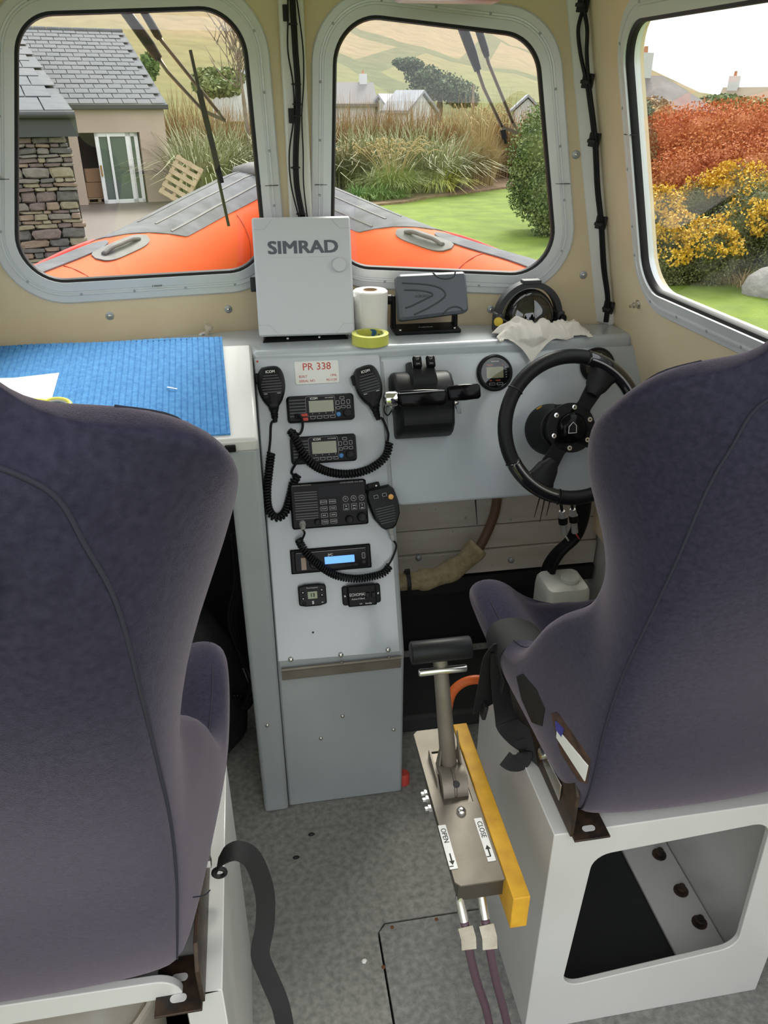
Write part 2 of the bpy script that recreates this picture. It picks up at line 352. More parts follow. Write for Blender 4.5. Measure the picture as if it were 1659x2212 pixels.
# white corner trunkings with cables
mb = MB(); a = aty(627, 0, 1.975); mb.hexa([(.100, 1.955, 1.14), (.154, 1.955, 1.14), (.154, 1.985, 1.14), (.100, 1.985, 1.14)], [(.100, 1.955, 1.945), (.154, 1.955, 1.945), (.154, 1.985, 1.945), (.100, 1.985, 1.945)])
tr1 = tag(obj('cable_trunking', mb, M_WHITE, None, bev=.006), 'white cable trunking between the two front windows', 'trunking')
cb = V((.885, 1.848, 1.14)); ct = V((lean(1.94, 1)-.015, 1.873, 1.94)); ex = V((.62, -.78, 0))*.026; ey = V((-.78, -.62, 0))*.010
mb = MB(); mb.hexa([cb-ex+ey, cb+ex+ey, cb+ex-ey, cb-ex-ey], [ct-ex+ey, ct+ex+ey, ct+ex-ey, ct-ex-ey])
tr2 = tag(obj('cable_trunking', mb, M_WHITE, None, bev=.008), 'white cable trunking in the corner beside the side window', 'trunking')
cbl = V((-.628, 1.858, 1.14)); ctl = V((lean(1.94, -1)+.018, 1.883, 1.94)); exl = V((.62, .78, 0))*.026; eyl = V((.78, -.62, 0))*.012
mb = MB(); mb.hexa([cbl-exl+eyl, cbl+exl+eyl, cbl+exl-eyl, cbl-exl-eyl], [ctl-exl+eyl, ctl+exl+eyl, ctl+exl-eyl, ctl-exl-eyl])
tag(obj('cable_trunking', mb, M_WHITE, None, bev=.008), 'white cable trunking in the corner beyond the chart table', 'trunking')
def cable(pts, yy, r, name, label, grp=None, m=None):
    P = [aty(x, y, yy if not callable(yy) else yy(y)) for x, y in pts]
    mb = MB(); mb.tube(cr(P, 6), r, 7); return tag(obj(name, mb, m or M_BLKS, None, smooth=True), label, 'cable', grp)
c1 = thing('cable_run', 'black cable bundle clipped to the trunking between front windows', 'cable', aty(650, 466, 1.94))
for k, (dx, r) in enumerate(((0, .0045), (5, .004), (-6, .0018), (9, .0016))):
    w = (0, 0, 0, 0, 0, 0, 0, 0) if k < 2 else ((0, 6, 10, 6, 2, 9, 8, 3) if k == 3 else (0, -4, -8, -2, 0, -6, -4, 0))
    P = [aty(x+dx+w[i], y, 1.943) for i, (x, y) in enumerate(((628, -30), (632, 40), (636, 110), (641, 180), (641, 250), (637, 330), (639, 400), (652, 470)))]
    mb = MB(); mb.tube(cr(P, 6), r, 7); obj('strand', mb, M_BLKS, c1, smooth=True)
for x, y in ((632, 52), (640, 182), (642, 225), (642, 250), (638, 362), (650, 462)):
    a = aty(x, y, 1.943); mb = MB(); mb.torus(.0095, .0018, T(*a), 16, 6); obj('cable_tie', mb, M_RUB, c1, smooth=True)
for x, y in ((617, 28), (629, 250)):
    a = aty(x, y, 1.952); mb = MB(); mb.box(a, (.012, .008, .03)); obj('tie_mount', mb, M_RUB, c1, bev=.001)
c2 = thing('cable_run', 'black cable run clipped down the corner trunking beside side window', 'cable', aty(1316, 690, 1.83))
nrm = V((-.78, -.62, 0)); ax_ = (ct-cb).normalized(); nrm = (nrm-ax_*nrm.dot(ax_)).normalized()
def cornp(x, y, off=.012): return atp(x, y, cb, nrm)+nrm*off
for k, pts in enumerate((((1266, -20), (1268, 15), (1258, 60), (1262, 110), (1272, 160), (1279, 200), (1291, 300), (1296, 400), (1304, 480), (1309, 570), (1318, 640), (1314, 690)), ((1266, -20), (1270, 15), (1277, 60), (1276, 110), (1279, 160), (1284, 200), (1296, 300), (1301, 400), (1309, 480), (1314, 570), (1322, 640), (1318, 690)))):
    mb = MB(); mb.tube(cr([cornp(*q, .018) for q in pts], 6), .0042, 7); obj('strand', mb, M_BLKS, c2, smooth=True)
for x, y in ((1266, 8), (1276, 173), (1290, 300), (1304, 478), (1320, 660)):
    a = cornp(x, y, .013); mb = MB(frame(a, V((.62, -.78, 0)), (0, 0, 1), nrm) @ RZ(-.1)); mb.box((0, 0, 0), (.027, .029, .006)); mb.box((0, 0, .011), (.02, .007, .012)); obj('tie_mount', mb, M_RUB, c2, bev=.001)
# ceiling lamp fixture whose end shows at the top edge
a = aty(1000, 6, 1.72); mb = MB(); mb.box((a.x-.03, a.y, (a.z+1.945)/2), (.21, .07, 1.945-a.z)); lf = tag(obj('ceiling_lamp', mb, M_ALU2, None, bev=.012), 'grey box-shaped lamp fixture hanging from ceiling above middle window', 'lamp')

# ================================================================== DASH AND CONSOLE
PO = V((.13, 1.686, 1.018)); PY = V((0, .4325, 1)).normalized(); PX = V((1, 0, 0)); PN = PX.cross(PY)
PF = frame(PO, PX, PY, PN)
def pv(x, y, h=0): p = PF.inverted() @ atp(x, y, PO+PN*h, PN); return V((p.x, p.y))
def pm(x, y, h=0): p = pv(x, y, h); return PF @ V((p.x, p.y, h))
def yz(mb, prof, x0, x1): return mb.hexa([(x0, y, z) for y, z in prof], [(x1, y, z) for y, z in prof])
con = thing('console', 'grey moulded dash and centre console carrying wheel, throttle and radios', 'console', (.11, 1.6, 0))
mb = MB(); mb.prism([(-.645, 1.765), (-.02, 1.765), (-.012, 1.732), (.90, 1.732), (.925, 1.75), (.905, 1.85), (.127, 1.965), (-.645, 1.855), (-.645, 1.83)], 1.105, 1.142); obj('dash_top', mb, M_GREY, con, bev=.014, seg=4)
p0, p1, p2, p3 = pv(818, 768), pv(1440, 760), pv(1400, 1060), pv(862, 1093)
xr = .925-PO.x; vt = p0.y-.004; vb = p3.y
mb = MB(PF); mb.prism([(p0.x, vt), (p0.x, vb+.02), (p0.x+.03, vb), (xr+.04, vb), (xr+.035, vb+.15), (xr-.01, vt)], -.02, 0); obj('helm_panel', mb, M_GREY, con, bev=.006, seg=3)
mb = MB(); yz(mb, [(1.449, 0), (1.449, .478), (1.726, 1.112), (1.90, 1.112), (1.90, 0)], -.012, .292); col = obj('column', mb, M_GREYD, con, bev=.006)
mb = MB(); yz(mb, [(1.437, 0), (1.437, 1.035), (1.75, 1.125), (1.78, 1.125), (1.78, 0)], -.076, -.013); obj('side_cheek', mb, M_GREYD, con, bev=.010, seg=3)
q0, q1, q2, q3 = pv(548, 775), pv(815, 765), pv(865, 1408), pv(600, 1430)
mb = MB(PF); mb.prism([(q3.x, q3.y), (q2.x, q2.y), (q1.x+.005, q1.y-.005), (q1.x, q1.y), (q0.x, q0.y)], -.004, .004); rpan = obj('radio_panel', mb, M_GREY, con, bev=.003)
# hinge under the radio panel
mb = MB(); z0 = .468; mb.box((.140, 1.442, z0-.020), (.285, .004, .030)); hg = obj('hinge', mb, M_STEEL, con, bev=.0005)
mb = MB(); mb.cyl((-.003, 1.440, z0-.004), (.283, 1.440, z0-.004), .0045, 10); obj('knuckle', mb, M_STEEL, hg, smooth=40)
def screw(P, N, r, par, m=None, name='screw', slot=True):
    M_ = lookm(P, N); mb = MB(M_); mb.lathe([(r, 0), (r, r*.35), (r*.8, r*.75), (r*.4, r*.95)], 12); o = obj(name, mb, m or M_STEELB, par, smooth=50)
    return o
for x, y in ((628, 1424), (736, 1414), (838, 1403)): screw(pm(x, y, .004), PN, .0065, hg)
for x, y in ((630, 1446), (738, 1431), (840, 1420)): screw(aty(x, y, 1.440), (0, -1, 0), .004, hg, M_STEEL)
for x, y in ((577, 1566), (740, 1546), (693, 1594), (850, 1575)): screw(aty(x, y, 1.449 if x > 600 else 1.437), (0, -1, 0), .0055, col)
for x, y, mm in ((556, 781, M_RED), (676, 1366, M_RUB), (815, 1359, M_ALU2)):
    mb = MB(lookm(pm(x, y, .0035), PN)); mb.lathe([(.0026, 0), (.0026, .0012)], 8); obj('plug', mb, mm, rpan)
# slots in the dash top
def slot(x, y, dx, dy, name='vent_slot'):
    a = atz(x, y, 1.1425); b = atz(x+dx, y+dy, 1.1425); mb = MB(); mb.ribbon([a, b], (b-a).cross(V((0, 0, 1))), .007, .001); obj(name, mb, M_RUB, con)
slot(1347, 698, 38, 18); slot(200, 728, 198, -17)
# chart table
ct_ = thing('chart_table', 'grey chart table with white sloping top left of the console', 'table', (-.35, 1.6, 1.0))
TY0, TZ0, TY1, TZ1 = 1.436, 1.053, 1.775, 1.150
TS = (TZ1-TZ0)/(TY1-TY0)
mb = MB(); yz(mb, [(TY0, TZ0-.028), (TY0, TZ0), (TY1, TZ1), (TY1, TZ1-.03)], -.655, -.0135); obj('table_top', mb, M_GRP, ct_, bev=.006)
mb = MB(); yz(mb, [(1.44, .96), (1.44, 1.03), (1.47, 1.035), (1.47, .96)], -.66, -.078); obj('apron', mb, M_GREYD, ct_, bev=.003)
mb = MB(); a = aty(504, 968, 1.435); mb.box((a.x-.006, 1.435, a.z), (.022, .012, .014)); obj('latch', mb, M_BLK, ct_, bev=.002)
TN = V((0, -TS, 1)).normalized(); TP = V((0, TY0, TZ0))
def tb(x, y, h=.0): return atp(x, y, TP+TN*h, TN)
# blue ribbed mat
M_MAT = mat('blue_mat', (.05, .21, .50), .9, var=(.09, .31, .64), vscale=90, bump=.6, bscale=250)
xa = tb(480, 730).x; xb = tb(498, 938).x; ya = tb(480, 730).y; yb = tb(498, 940).y
mb = MB(); n = 46; wid = xa+.65; prof = []
for i in range(n):
    x = xa-wid*i/n; w = wid/n; prof += [(x, .0042), (x-w*.38, .0042), (x-w*.44, .0026), (x-w*.56, .0026), (x-w*.62, .0042)] if i % 1 == 0 else []
prof.append((-.65, .0042)); rows = []
for k in range(7):
    f = k/6; y = ya+(yb-ya)*f; z = TZ0+TS*(y-TY0); rows.append([(x+(xb-xa)*f*((x+.65)/wid), y+.004*sin(x*23)*(1 if k == 0 else 0), z+h) for x, h in prof]+[(x+(xb-xa)*f*((x+.65)/wid), y+.004*sin(x*23)*(1 if k == 0 else 0), z+.0006) for x, h in (prof[-1], prof[0])])
mb.loft(rows); tag(obj('rubber_mat', mb, M_MAT), 'bright blue ribbed rubber mat covering the chart table', 'mat')
M_PAPER = mat('paper', (.82, .80, .86), .8)
mb = MB(); mb.hexa([tb(*q, .0048) for q in ((-60, 818), (30, 816), (128, 805), (113, 858), (100, 905), (-60, 920))], [tb(*q, .0054) for q in ((-60, 818), (30, 816), (128, 805), (113, 858), (100, 905), (-60, 920))]); tag(obj('paper_sheet', mb, M_PAPER), 'white sheet of paper lying on the blue mat', 'paper')
M_SCY = mat('yellow_plastic', (.68, .62, .10), .4)
M_SCG = mat('grey_grip', (.42, .43, .42), .6)
TF = frame(tb(123, 875, .010), V((1, 0, 0)), TN.cross(V((1, 0, 0))), TN)
sc = thing('scissors', 'pair of yellow-handled scissors lying on paper and blue mat', 'scissors', tb(123, 875, .0055))
mb = MB(TF @ RZ(-.25)); lp = [(.026*cos(a), .019*sin(a), 0) for a in [2*pi*i/28 for i in range(28)]]; mb.tube(lp, .0055, 8, closed=True); h1 = obj('handle', mb, M_SCY, sc, smooth=True)
mb = MB(TF @ RZ(-.25)); lp = [(.0212*cos(a), .0142*sin(a), .0004) for a in [2*pi*i/28 for i in range(28)]]; mb.tube(lp, .0026, 8, closed=True); obj('grip', mb, M_SCG, h1, smooth=True)
mb = MB(TF); mb.tube(cr([(-.02, .012, 0), (-.045, .018, 0), (-.075, .022, 0)], 5), [.006]*11, 8); mb.torus(.022, .0055, T(-.06, -.03, 0), 24, 8); obj('handle', mb, M_SCY, sc, smooth=True)
mb = MB(TF); mb.prism([(-.07, .018), (-.07, .028), (-.17, .034), (-.175, .030)], -.001, .001); obj('blade', mb, M_STEELB, sc)
mb = MB(); mb.ribbon(cr([tb(361, 836, .006), tb(372, 838, .008), tb(383, 840, .006)], 4), TN.cross(V((1, 0, 0))), .003, .0005); tag(obj('paper_scrap', mb, M_PAPER), 'tiny white paper shred on the blue mat', 'scrap')
# small bits on the ledge behind the mat
a = atz(447, 722, 1.142); kn = thing('cable_plug', 'small cream screw plug standing on ledge behind the blue mat', 'plug', a)
mb = MB(lookm(a, (.35, -.2, 1))); mb.lathe([(.007, 0), (.008, .008), (.005, .012), (.010, .014), (.0105, .022), (.009, .025)], 14); obj('cap', mb, mat('cream_plastic', (.55, .48, .36), .5), kn, smooth=40)
mb = MB(); mb.tube(cr([a+V((-.003, 0, .004)), a+V((-.012, -.006, .003)), a+V((-.016, -.014, .002))], 4), .0035, 6); obj('lead', mb, M_WHITE, kn, smooth=True)
a = atz(143, 733, 1.142); mb = MB(); mb.box(a+V((0, 0, .007)), (.013, .012, .014)); mb.box(a+V((.001, -.002, .016)), (.007, .008, .006)); tag(obj('fuse_clip', mb, M_RED, None, bev=.002), 'small red plastic clip by the wall behind the blue mat', 'clip')
a = atz(2, 740, 1.142); mb = MB(); mb.tube(cr([a+V((-.03, .01, .004)), a+V((-.006, .005, .012)), a+V((.004, .0, .008)), a+V((.004, -.004, .0))], 5), .003, 6); tag(obj('cable_end', mb, M_BLKS, None, smooth=True), 'curled black cable end at left edge of the ledge', 'cable')
# ================================================================== INSTRUMENTS ON THE CONSOLE
def dev(x0, y0, x1, y1, h=.02):
    "centre and size on the panel plane of a pixel box seen at height h"
    a, b, c, d = pv(x0, y0, h), pv(x1, y0, h), pv(x1, y1, h), pv(x0, y1, h); m = (a+b+c+d)/4
    return m, ((b-a).length+(c-d).length)/2, ((d-a).length+(c-b).length)/2
def part(name, Mx, pts, z0, z1, m, par, bev=0, taper=0, smooth=False):
    mb = MB(Mx); mb.prism(pts, z0, z1, taper=taper); return obj(name, mb, m, par, smooth, bev)
def off(pts, x, y): return [(p[0]+x, p[1]+y) for p in pts]
def plaque(parent, Mx, w, h, m): return part('plate', Mx, rr(w, h, .003), 0, .002, m, parent)
# builder's plate
m, w, h = dev(637, 780, 732, 829, .004)
M0 = PF @ T(m.x, m.y, .004)
bp = thing('builder_plate', 'white builder plate with red lettering above the top radio', 'plate', M0.translation)
part('plate', M0, rr(w, h, .003), 0, .0022, M_LABEL, bp, .0006)
text('PR 338', .023, M0 @ T(0, h*.25, .0024), M_RED, bp)
text('BUILT', .0075, M0 @ T(-w*.42, -h*.16, .0024), M_RED, bp, align='LEFT'); text('1996', .0075, M0 @ T(w*.44, -h*.16, .0024), M_RED, bp, align='RIGHT')
text('SERIAL NO.', .0075, M0 @ T(-w*.42, -h*.36, .0024), M_RED, bp, align='LEFT'); text('95/1129', .0075, M0 @ T(w*.44, -h*.36, .0024), M_RED, bp, align='RIGHT')
M_KEYR = mat('key_ring', (.34, .34, .35), .5); M_SLAT_HILIT = mat('slat_painted_highlight', (.035, .036, .04), .35)  # black grille slats lightened so their colour carries the highlights
M_BLUEB = mat('blue_button', (.06, .22, .55), .35)
def vhf(box, label, red):
    m, w, h = dev(*box, .03); M0 = PF @ T(m.x, m.y, .004); D = .026
    t = thing('vhf_radio', label, 'radio', M0.translation, 'marine radios with grey screens')
    mb = MB(M0); mb.loft([[(*p, 0) for p in rr(w, h, .008)], [(*p, D*.7) for p in rr(w, h, .008)], [(*p, D) for p in rr(w-.008, h-.008, .006)]]); b = obj('body', mb, M_BLK, t, smooth=35)
    Z = M0 @ T(0, 0, D)
    for k in range(6): part('grille_slat', Z, off(rr(.036, .0028, .001, 2), -w*.345, h*.33-k*.0072), 0, .0016, M_SLAT_HILIT, b)
    part('screen_bezel', Z, off(rr(.068, h*.74, .006), -w*.005, h*.075), 0, .0006, M_KEYR, t)
    part('screen_surround', Z, off(rr(.0665, h*.72, .0055), -w*.005, h*.075), 0, .0012, M_BLKG, t)
    part('screen', Z, off(rr(.056, h*.43, .001), w*.005, h*.06), .0012, .0016, M_LCD, t)
    text('ICOM', .0068, Z @ T(-w*.155, h*.36, .0013), M_WTXT, t, align='LEFT', bold=.02)
    text('VHF MARINE', .0034, Z @ T(w*.19, h*.365, .0013), M_WTXT, t, align='RIGHT')
    for k in range(4):
        c = (-w*.13+k*.0152, -h*.345); o = part('key', Z, off(rr(.0118, .0066, .0028), *c), 0, .0018, M_KEYR, t); part('key_face', Z, off(rr(.0098, .0048, .002), *c), .0018, .0021, M_BLK, o)
        part('tick', Z, off(rr(.001, .002, .0003, 1), c[0], -h*.2), .0012, .0015, M_WTXT, o)
    for cx, cy, ww, hh in ((.32, .33, .0108, .0066), (.25, .16, .0078, .0098), (.33, .17, .0092, .0088), (.41, .18, .0078, .0098), (.33, .0, .0108, .0062), (.255, -.035, .0092, .0066), (.41, -.01, .0088, .0072)):
        c = (w*cx, h*cy); o = part('key', Z, off(rr(ww, hh, .002), *c), 0, .0018, M_KEYR, t); part('key_face', Z, off(rr(ww-.0022, hh-.0022, .0014), *c), .0018, .0022, M_BLK, o)
    mb = MB(Z @ T(w*.255, -h*.275, 0)); mb.lathe([(.0052, 0), (.0052, .003), (.004, .0038)], 16); obj('button', mb, M_BLUEB, t, smooth=40)
    mb = MB(Z @ T(w*.385, -h*.245, 0)); mb.lathe([(.0098, 0), (.0094, .010), (.0082, .0115), (.004, .0105)], 20); obj('knob', mb, M_BLKS, t, smooth=40)
    if red:
        part('red_key', Z, off(rr(.015, .006, .001), -w*.255, -h*.235), 0, .003, M_RED, t); part('red_key', Z, off(rr(.013, .007, .001), -w*.245, -h*.39), 0, .003, M_RED, t)
    mb = MB(Z @ T(-w*.36, -h*.26, 0)); mb.lathe([(.0062, 0), (.006, .008), (.004, .011)], 14); obj('cord_socket', mb, M_BLK, t, smooth=40)
    return Z @ V((-w*.36, -h*.26, .011))
V1 = vhf((620, 852, 766, 910), 'upper black marine radio with red distress key', True)
V2 = vhf((628, 940, 771, 1000), 'lower black marine radio half crossed by coiled cord', False)
def microphone(cxy, ang, label, w, h):
    m = pv(*cxy, .03); M0 = PF @ T(m.x, m.y, .004) @ RZ(ang)
    t = thing('handset_microphone', label, 'microphone', M0.translation, 'fist microphones on the console')
    out = [(-.28, .48), (-.44, .36), (-.5, .15), (-.48, -.06), (-.36, -.27), (-.2, -.42), (-.15, -.5), (.15, -.5), (.2, -.42), (.36, -.27), (.48, -.06), (.5, .15), (.44, .36), (.28, .48), (0, .5)]
    o2 = [(p.x, p.y) for p in cr([(x*w, y*h, 0) for x, y in out]+[(out[0][0]*w, out[0][1]*h, 0)], 3)[:-1]]
    mb = MB(M0); mb.loft([[(*p, .008) for p in [(x*.9, y*.95) for x, y in o2]], [(*p, .014) for p in o2], [(*p, .024) for p in o2], [(x*.93, y*.95, .032) for x, y in o2], [(x*.78, y*.86, .035) for x, y in o2]]); b = obj('body', mb, M_BLKS, t, smooth=40)
    Z = M0 @ T(0, 0, .035)
    for k in range(7):
        ww = w*(.52+.12*min(k, 3)*.6-.03*max(0, k-4)); part('grille_slat', Z, off(rr(ww, .0022, .0009, 1), 0, h*(.27-.062*k)), -.001, .0022, M_SLAT_HILIT, b)
    text('ICOM', .0082, Z @ T(0, h*.36, .0004), M_WTXT, t, bold=.02)
    for dx, dy, ww in ((-.25, -.19, .010), (.25, -.19, .010), (0, -.17, .0095)): part('key', Z, off(rr(ww, .008, .0028), dx*w*.95, dy*h), 0, .002, M_BLK, t)
    part('key', Z, off(rr(.0095, .0105, .003), 0, -.275*h), 0, .002, M_BLK, t)
    for dx in (-.25, .25): part('key_mark', Z, off(rr(.008, .0012, .0004, 1), dx*w*.95, -.135*h), 0, .0004, M_WTXT, t)
    part('talk_switch', M0, off(rr(.009, h*.24, .004), -w*.49, h*.24), .012, .027, M_BLK, t, .002)
    mb = MB(M0 @ T(0, -h*.48, .018) @ RX(pi/2)); mb.lathe([(.011, 0), (.009, .006), (.0075, .010), (.009, .011), (.007, .016), (.0085, .017), (.006, .022), (.0045, .03)], 14); obj('strain_relief', mb, M_BLKS, t, smooth=50)
    mb = MB(M0); mb.box((0, .0, .004), (.022, .05, .008)); obj('hanger_clip', mb, M_BLK, t)
    return M0 @ V((0, -h*.48-.028, .018))
c1m = microphone((587, 838), .03, 'black hand microphone hanging at far left of the console', .062, .098)
c2m = microphone((798, 836), .22, 'black hand microphone hung tilted right of the builder plate', .062, .100)
def cord(name, label, pre, path, post, hh=.02, R_=.0078, r=.0031, pitch=.0068):
    P = [pm(*q[:2], q[2] if len(q) > 2 else hh) for q in path]; cp = coil(P, R_, r, pitch)
    full = cr(pre+[cp[0]], 6)[:-1]+cp+(cr([cp[-1]]+post, 6)[1:] if post else [])
    mb = MB(); mb.tube(full, r, 5); return tag(obj(name, mb, M_BLKS, None, smooth=True), label, 'cord', 'coiled microphone cords')
cord('coiled_cord', 'black coiled cord looping down the left edge of the console', [c1m, pm(586, 915, .02), pm(584, 950, .014)], [(586, 978), (582, 1010), (577, 1060), (580, 1098), (595, 1118), (615, 1108), (627, 1072), (634, 1042), (645, 1028)], [pm(630, 1022, .02), pm(640, 1000, .04), V2])
cord('coiled_cord', 'black coiled cord draped across the lower marine radio', [c2m, pm(826, 905, .022), pm(838, 935, .016)], [(841, 955), (835, 982), (815, 1003), (785, 1018), (745, 1024), (705, 1018, .03), (672, 1000, .048), (650, 972, .052), (640, 950, .05), (628, 930, .045)], [pm(646, 938, .04), pm(654, 922, .04), pm(650, 900, .05), V1])
# big loudhailer radio
m, w, h = dev(628, 1040, 793, 1138, .03); M0 = PF @ T(m.x, m.y, .004); D = .032
t = thing('loudhailer_radio', 'large black loudhailer radio with two blocks of square keys', 'radio', M0.translation)
mb = MB(M0); mb.loft([[(*p, 0) for p in rr(w, h, .005)], [(*p, D-.004) for p in rr(w, h, .005)], [(*p, D) for p in rr(w-.007, h-.007, .004)]]); b = obj('body', mb, M_BLK, t, smooth=35)
Z = M0 @ T(0, 0, D)
for k in range(11): part('grille_slat', Z, off(rr(.052, .0026, .0008, 1), -w*.3, h*.30-k*.0056 - (.002 if k > 3 else 0)-(.002 if k > 7 else 0)), 0, .002, M_SLAT_HILIT, b)
part('display', Z, off(rr(w*.60, h*.24, .002), w*.17, h*.29), 0, .0015, M_BLKG, t)
text('LOUD HAILER VLH-3000', .005, Z @ T(w*.46, h*.455, .0003), M_KEYR, t, align='RIGHT'); text('VINGTOR STENTOFON', .0042, Z @ T(-w*.47, h*.455, .0003), M_KEYR, t, align='LEFT')
for i, c in enumerate(('FRONT', 'INSIDE', 'STOP', 'FADE', 'BAIL', 'AREA', 'TONE', 'HORN')):
    x, y = -w*.075+(i % 2)*.0205, h*.06-(i//2)*.0152
    o = part('key', Z, off(rr(.0155, .0098, .0015), x, y), 0, .0022, M_KEYR, t); part('key_face', Z, off(rr(.0135, .0078, .001), x, y), .0022, .0026, M_BLK, o); text(c, .0042, Z @ T(x, y, .0028), M_WTXT, o)
part('key_bay', Z, off(rr(w*.345, h*.37, .001), w*.32, -h*.01), 0, .0008, M_BLKG, t)
for i, c in enumerate(('F1', 'F2', 'F3')):
    x, y = w*.215+i*.0185, h*.095; mb = MB(Z @ T(x, y, 0)); mb.lathe([(.0066, 0), (.0066, .003), (.0056, .0034)], 16); o = obj('key', mb, M_KEYR, t, smooth=40); mb = MB(Z @ T(x, y, 0)); mb.lathe([(.0054, .003), (.0054, .0038)], 16); obj('key_face', mb, M_BLK, o); text(c, .005, Z @ T(x, y, .004), M_WTXT, o)
for i, c in enumerate(('>', '><', '<')):
    x, y = w*.215+i*.0185, -h*.085; o = part('key', Z, off(rr(.0128, .0142, .001), x, y), 0, .003, M_KEYR, t); part('key_face', Z, off(rr(.011, .0124, .0008), x, y), .003, .0034, M_BLK, o); text(c, .006, Z @ T(x, y+.002, .0036), M_WTXT, o, bold=.03); part('key_mark', Z, off(rr(.006, .0014, .0004, 1), x, y-.004), .0034, .0036, M_WTXT, o)
for x, y, r in ((-.17, -.36, .0078), (.245, -.36, .0095), (.41, -.33, .0112)):
    mb = MB(Z @ T(w*x, h*y, 0)); mb.lathe([(r, 0), (r*.96, .009), (r*.8, .011), (r*.45, .010)], 20); obj('knob', mb, M_BLKS, t, smooth=40)
pl_ = pm(650, 1130, .05); mb = MB(lookm(Z @ V((-w*.37, -h*.36, 0)), (PN*.9-PY*.55))); mb.lathe([(.0075, 0), (.0078, .008), (.006, .009), (.0072, .012), (.0055, .016), (.0062, .019), (.0045, .026)], 14); obj('cord_plug', mb, mat('grey_rubber', (.33, .33, .32), .6), t, smooth=50)
plug_end = Z @ V((-w*.37, -h*.36, 0))+(PN*.9-PY*.55).normalized()*.026
# its microphone
m = pv(830, 1097, .03); M0 = PF @ T(m.x, m.y, .004) @ RZ(.16); w, h = .072, .102
t = thing('handset_microphone', 'black hand microphone with orange button beside the loudhailer', 'microphone', M0.translation, 'fist microphones on the console')
out = [(-.42, .5), (-.5, .38), (-.47, .1), (-.40, -.2), (-.22, -.44), (-.12, -.5), (.14, -.5), (.26, -.44), (.46, -.2), (.5, .1), (.44, .38), (.3, .5)]
o2 = [(x*w, y*h) for x, y in out]
mb = MB(M0); mb.loft([[(x*.92, y*.95, .010) for x, y in o2], [(*p, .016) for p in o2], [(*p, .028) for p in o2], [(x*.88, y*.9, .036) for x, y in o2]]); b = obj('body', mb, M_BLKS, t, smooth=40)
Z = M0 @ T(0, 0, .036)
for k in range(7): part('grille_slat', Z, off(rr(w*(.62-.035*max(0, k-2)), .0024, .0008, 1), 0, h*(.02-.058*k)), -.001, .0024, M_SLAT_HILIT, b)
for x, y in ((-.2, .30), (.08, .30)): o = part('key', Z, off(rr(.0105, .008, .002), x*w, y*h), 0, .002, M_KEYR, t); part('key_face', Z, off(rr(.0085, .006, .0014), x*w, y*h), .002, .0024, M_BLK, o)
mb = MB(Z @ T(.27*w, .22*h, 0)); mb.lathe([(.0062, 0), (.0062, .002), (.005, .0028)], 16); obj('button', mb, mat('orange_button', (.75, .38, .10), .4), t, smooth=40)
mb = MB(M0); mb.box((-.012, h*.52, .010), (.030, .018, .016)); o = obj('hanger_bracket', mb, M_BLK, t, bev=.002); screw(M0 @ V((-.006, h*.525, .018)), PN, .0035, o)
mb = MB(M0 @ T(.004, -h*.48, .02) @ RX(pi/2)); mb.lathe([(.0085, 0), (.007, .008), (.008, .009), (.0062, .015), (.0072, .016), (.0055, .022), (.0062, .023), (.0045, .032)], 14); obj('strain_relief', mb, MATS['grey_rubber'], t, smooth=50)
c3m = M0 @ V((.004, -h*.48-.03, .02))
cord('coiled_cord', 'black coiled cord sagging below the car stereo', [c3m, pm(856, 1180, .016), pm(848, 1205, .014)], [(842, 1222), (828, 1238), (800, 1246), (765, 1250), (725, 1243, .024), (690, 1222, .034), (666, 1200, .036), (652, 1180, .03), (645, 1166, .024)], [pm(652, 1166, .03), pm(658, 1152, .04), plug_end], R_=.0076, r=.0026, pitch=.006)
# car stereo
m, w, h = dev(628, 1182, 802, 1234, .015); M0 = PF @ T(m.x, m.y, .004)
t = thing('car_stereo', 'black car stereo with lit blue display', 'stereo', M0.translation)
mb = MB(M0); mb.loft([[(*p, 0) for p in rr(w, h, .002)], [(*p, .006) for p in rr(w, h, .002)], [(*p, .008) for p in rr(w-.006, h-.006, .002)]]); obj('surround', mb, M_BLK, t)
Z = M0 @ T(0, 0, .008); part('faceplate', Z, rr(w*.90, h*.80, .003), 0, .009, M_BLKG, t, .0015)
Z = M0 @ T(0, 0, .0172)
part('disc_slot', Z, off(rr(w*.66, .0045, .001), w*.0, h*.3), 0, .0008, M_RUB, t); part('slot_trim', Z, off(rr(w*.86, .0012, .0004, 1), 0, h*.375), 0, .0008, M_KEYR, t)
part('display', Z, off(rr(w*.37, h*.30, .001), w*.10, -h*.02), 0, .0008, mat('blue_display', (.10, .30, .85), .3, emit=.55), t)
text('JVC', .0075, Z @ T(w*-.01, h*.205, .0003), M_WTXT, t, bold=.02)
o = part('usb_port', Z, off(rr(.0075, .014, .002), w*.40, h*.06), 0, .001, M_KEYR, t); part('port_hole', Z, off(rr(.0052, .0115, .0014), w*.40, h*.06), .001, .0013, M_RUB, o)
mb = MB(Z @ T(w*.40, -h*.2, 0)); mb.lathe([(.0042, 0), (.0042, .001), (.0022, .0008)], 14); obj('jack_socket', mb, M_RUB, t)
for k in range(6): part('preset_key', Z, off(rr(.0125, .004, .001, 1), w*(-.10)+k*.0148, -h*.28), 0, .001, M_BLKS, t)
mb = MB(Z @ T(-w*.22, -h*.10, 0)); mb.lathe([(.0115, 0), (.011, .012), (.009, .014)], 24); obj('volume_knob', mb, M_BLKG, t, smooth=40)
part('sticker', Z, off(rr(.0115, h*.50, .001), -w*.345, -h*.08), 0, .0005, mat('copper_sticker', (.42, .30, .24), .5), t)
for x, y in ((686, 1183), (803, 1215)): screw(pm(x, y, .004), PN, .0022, rpan)
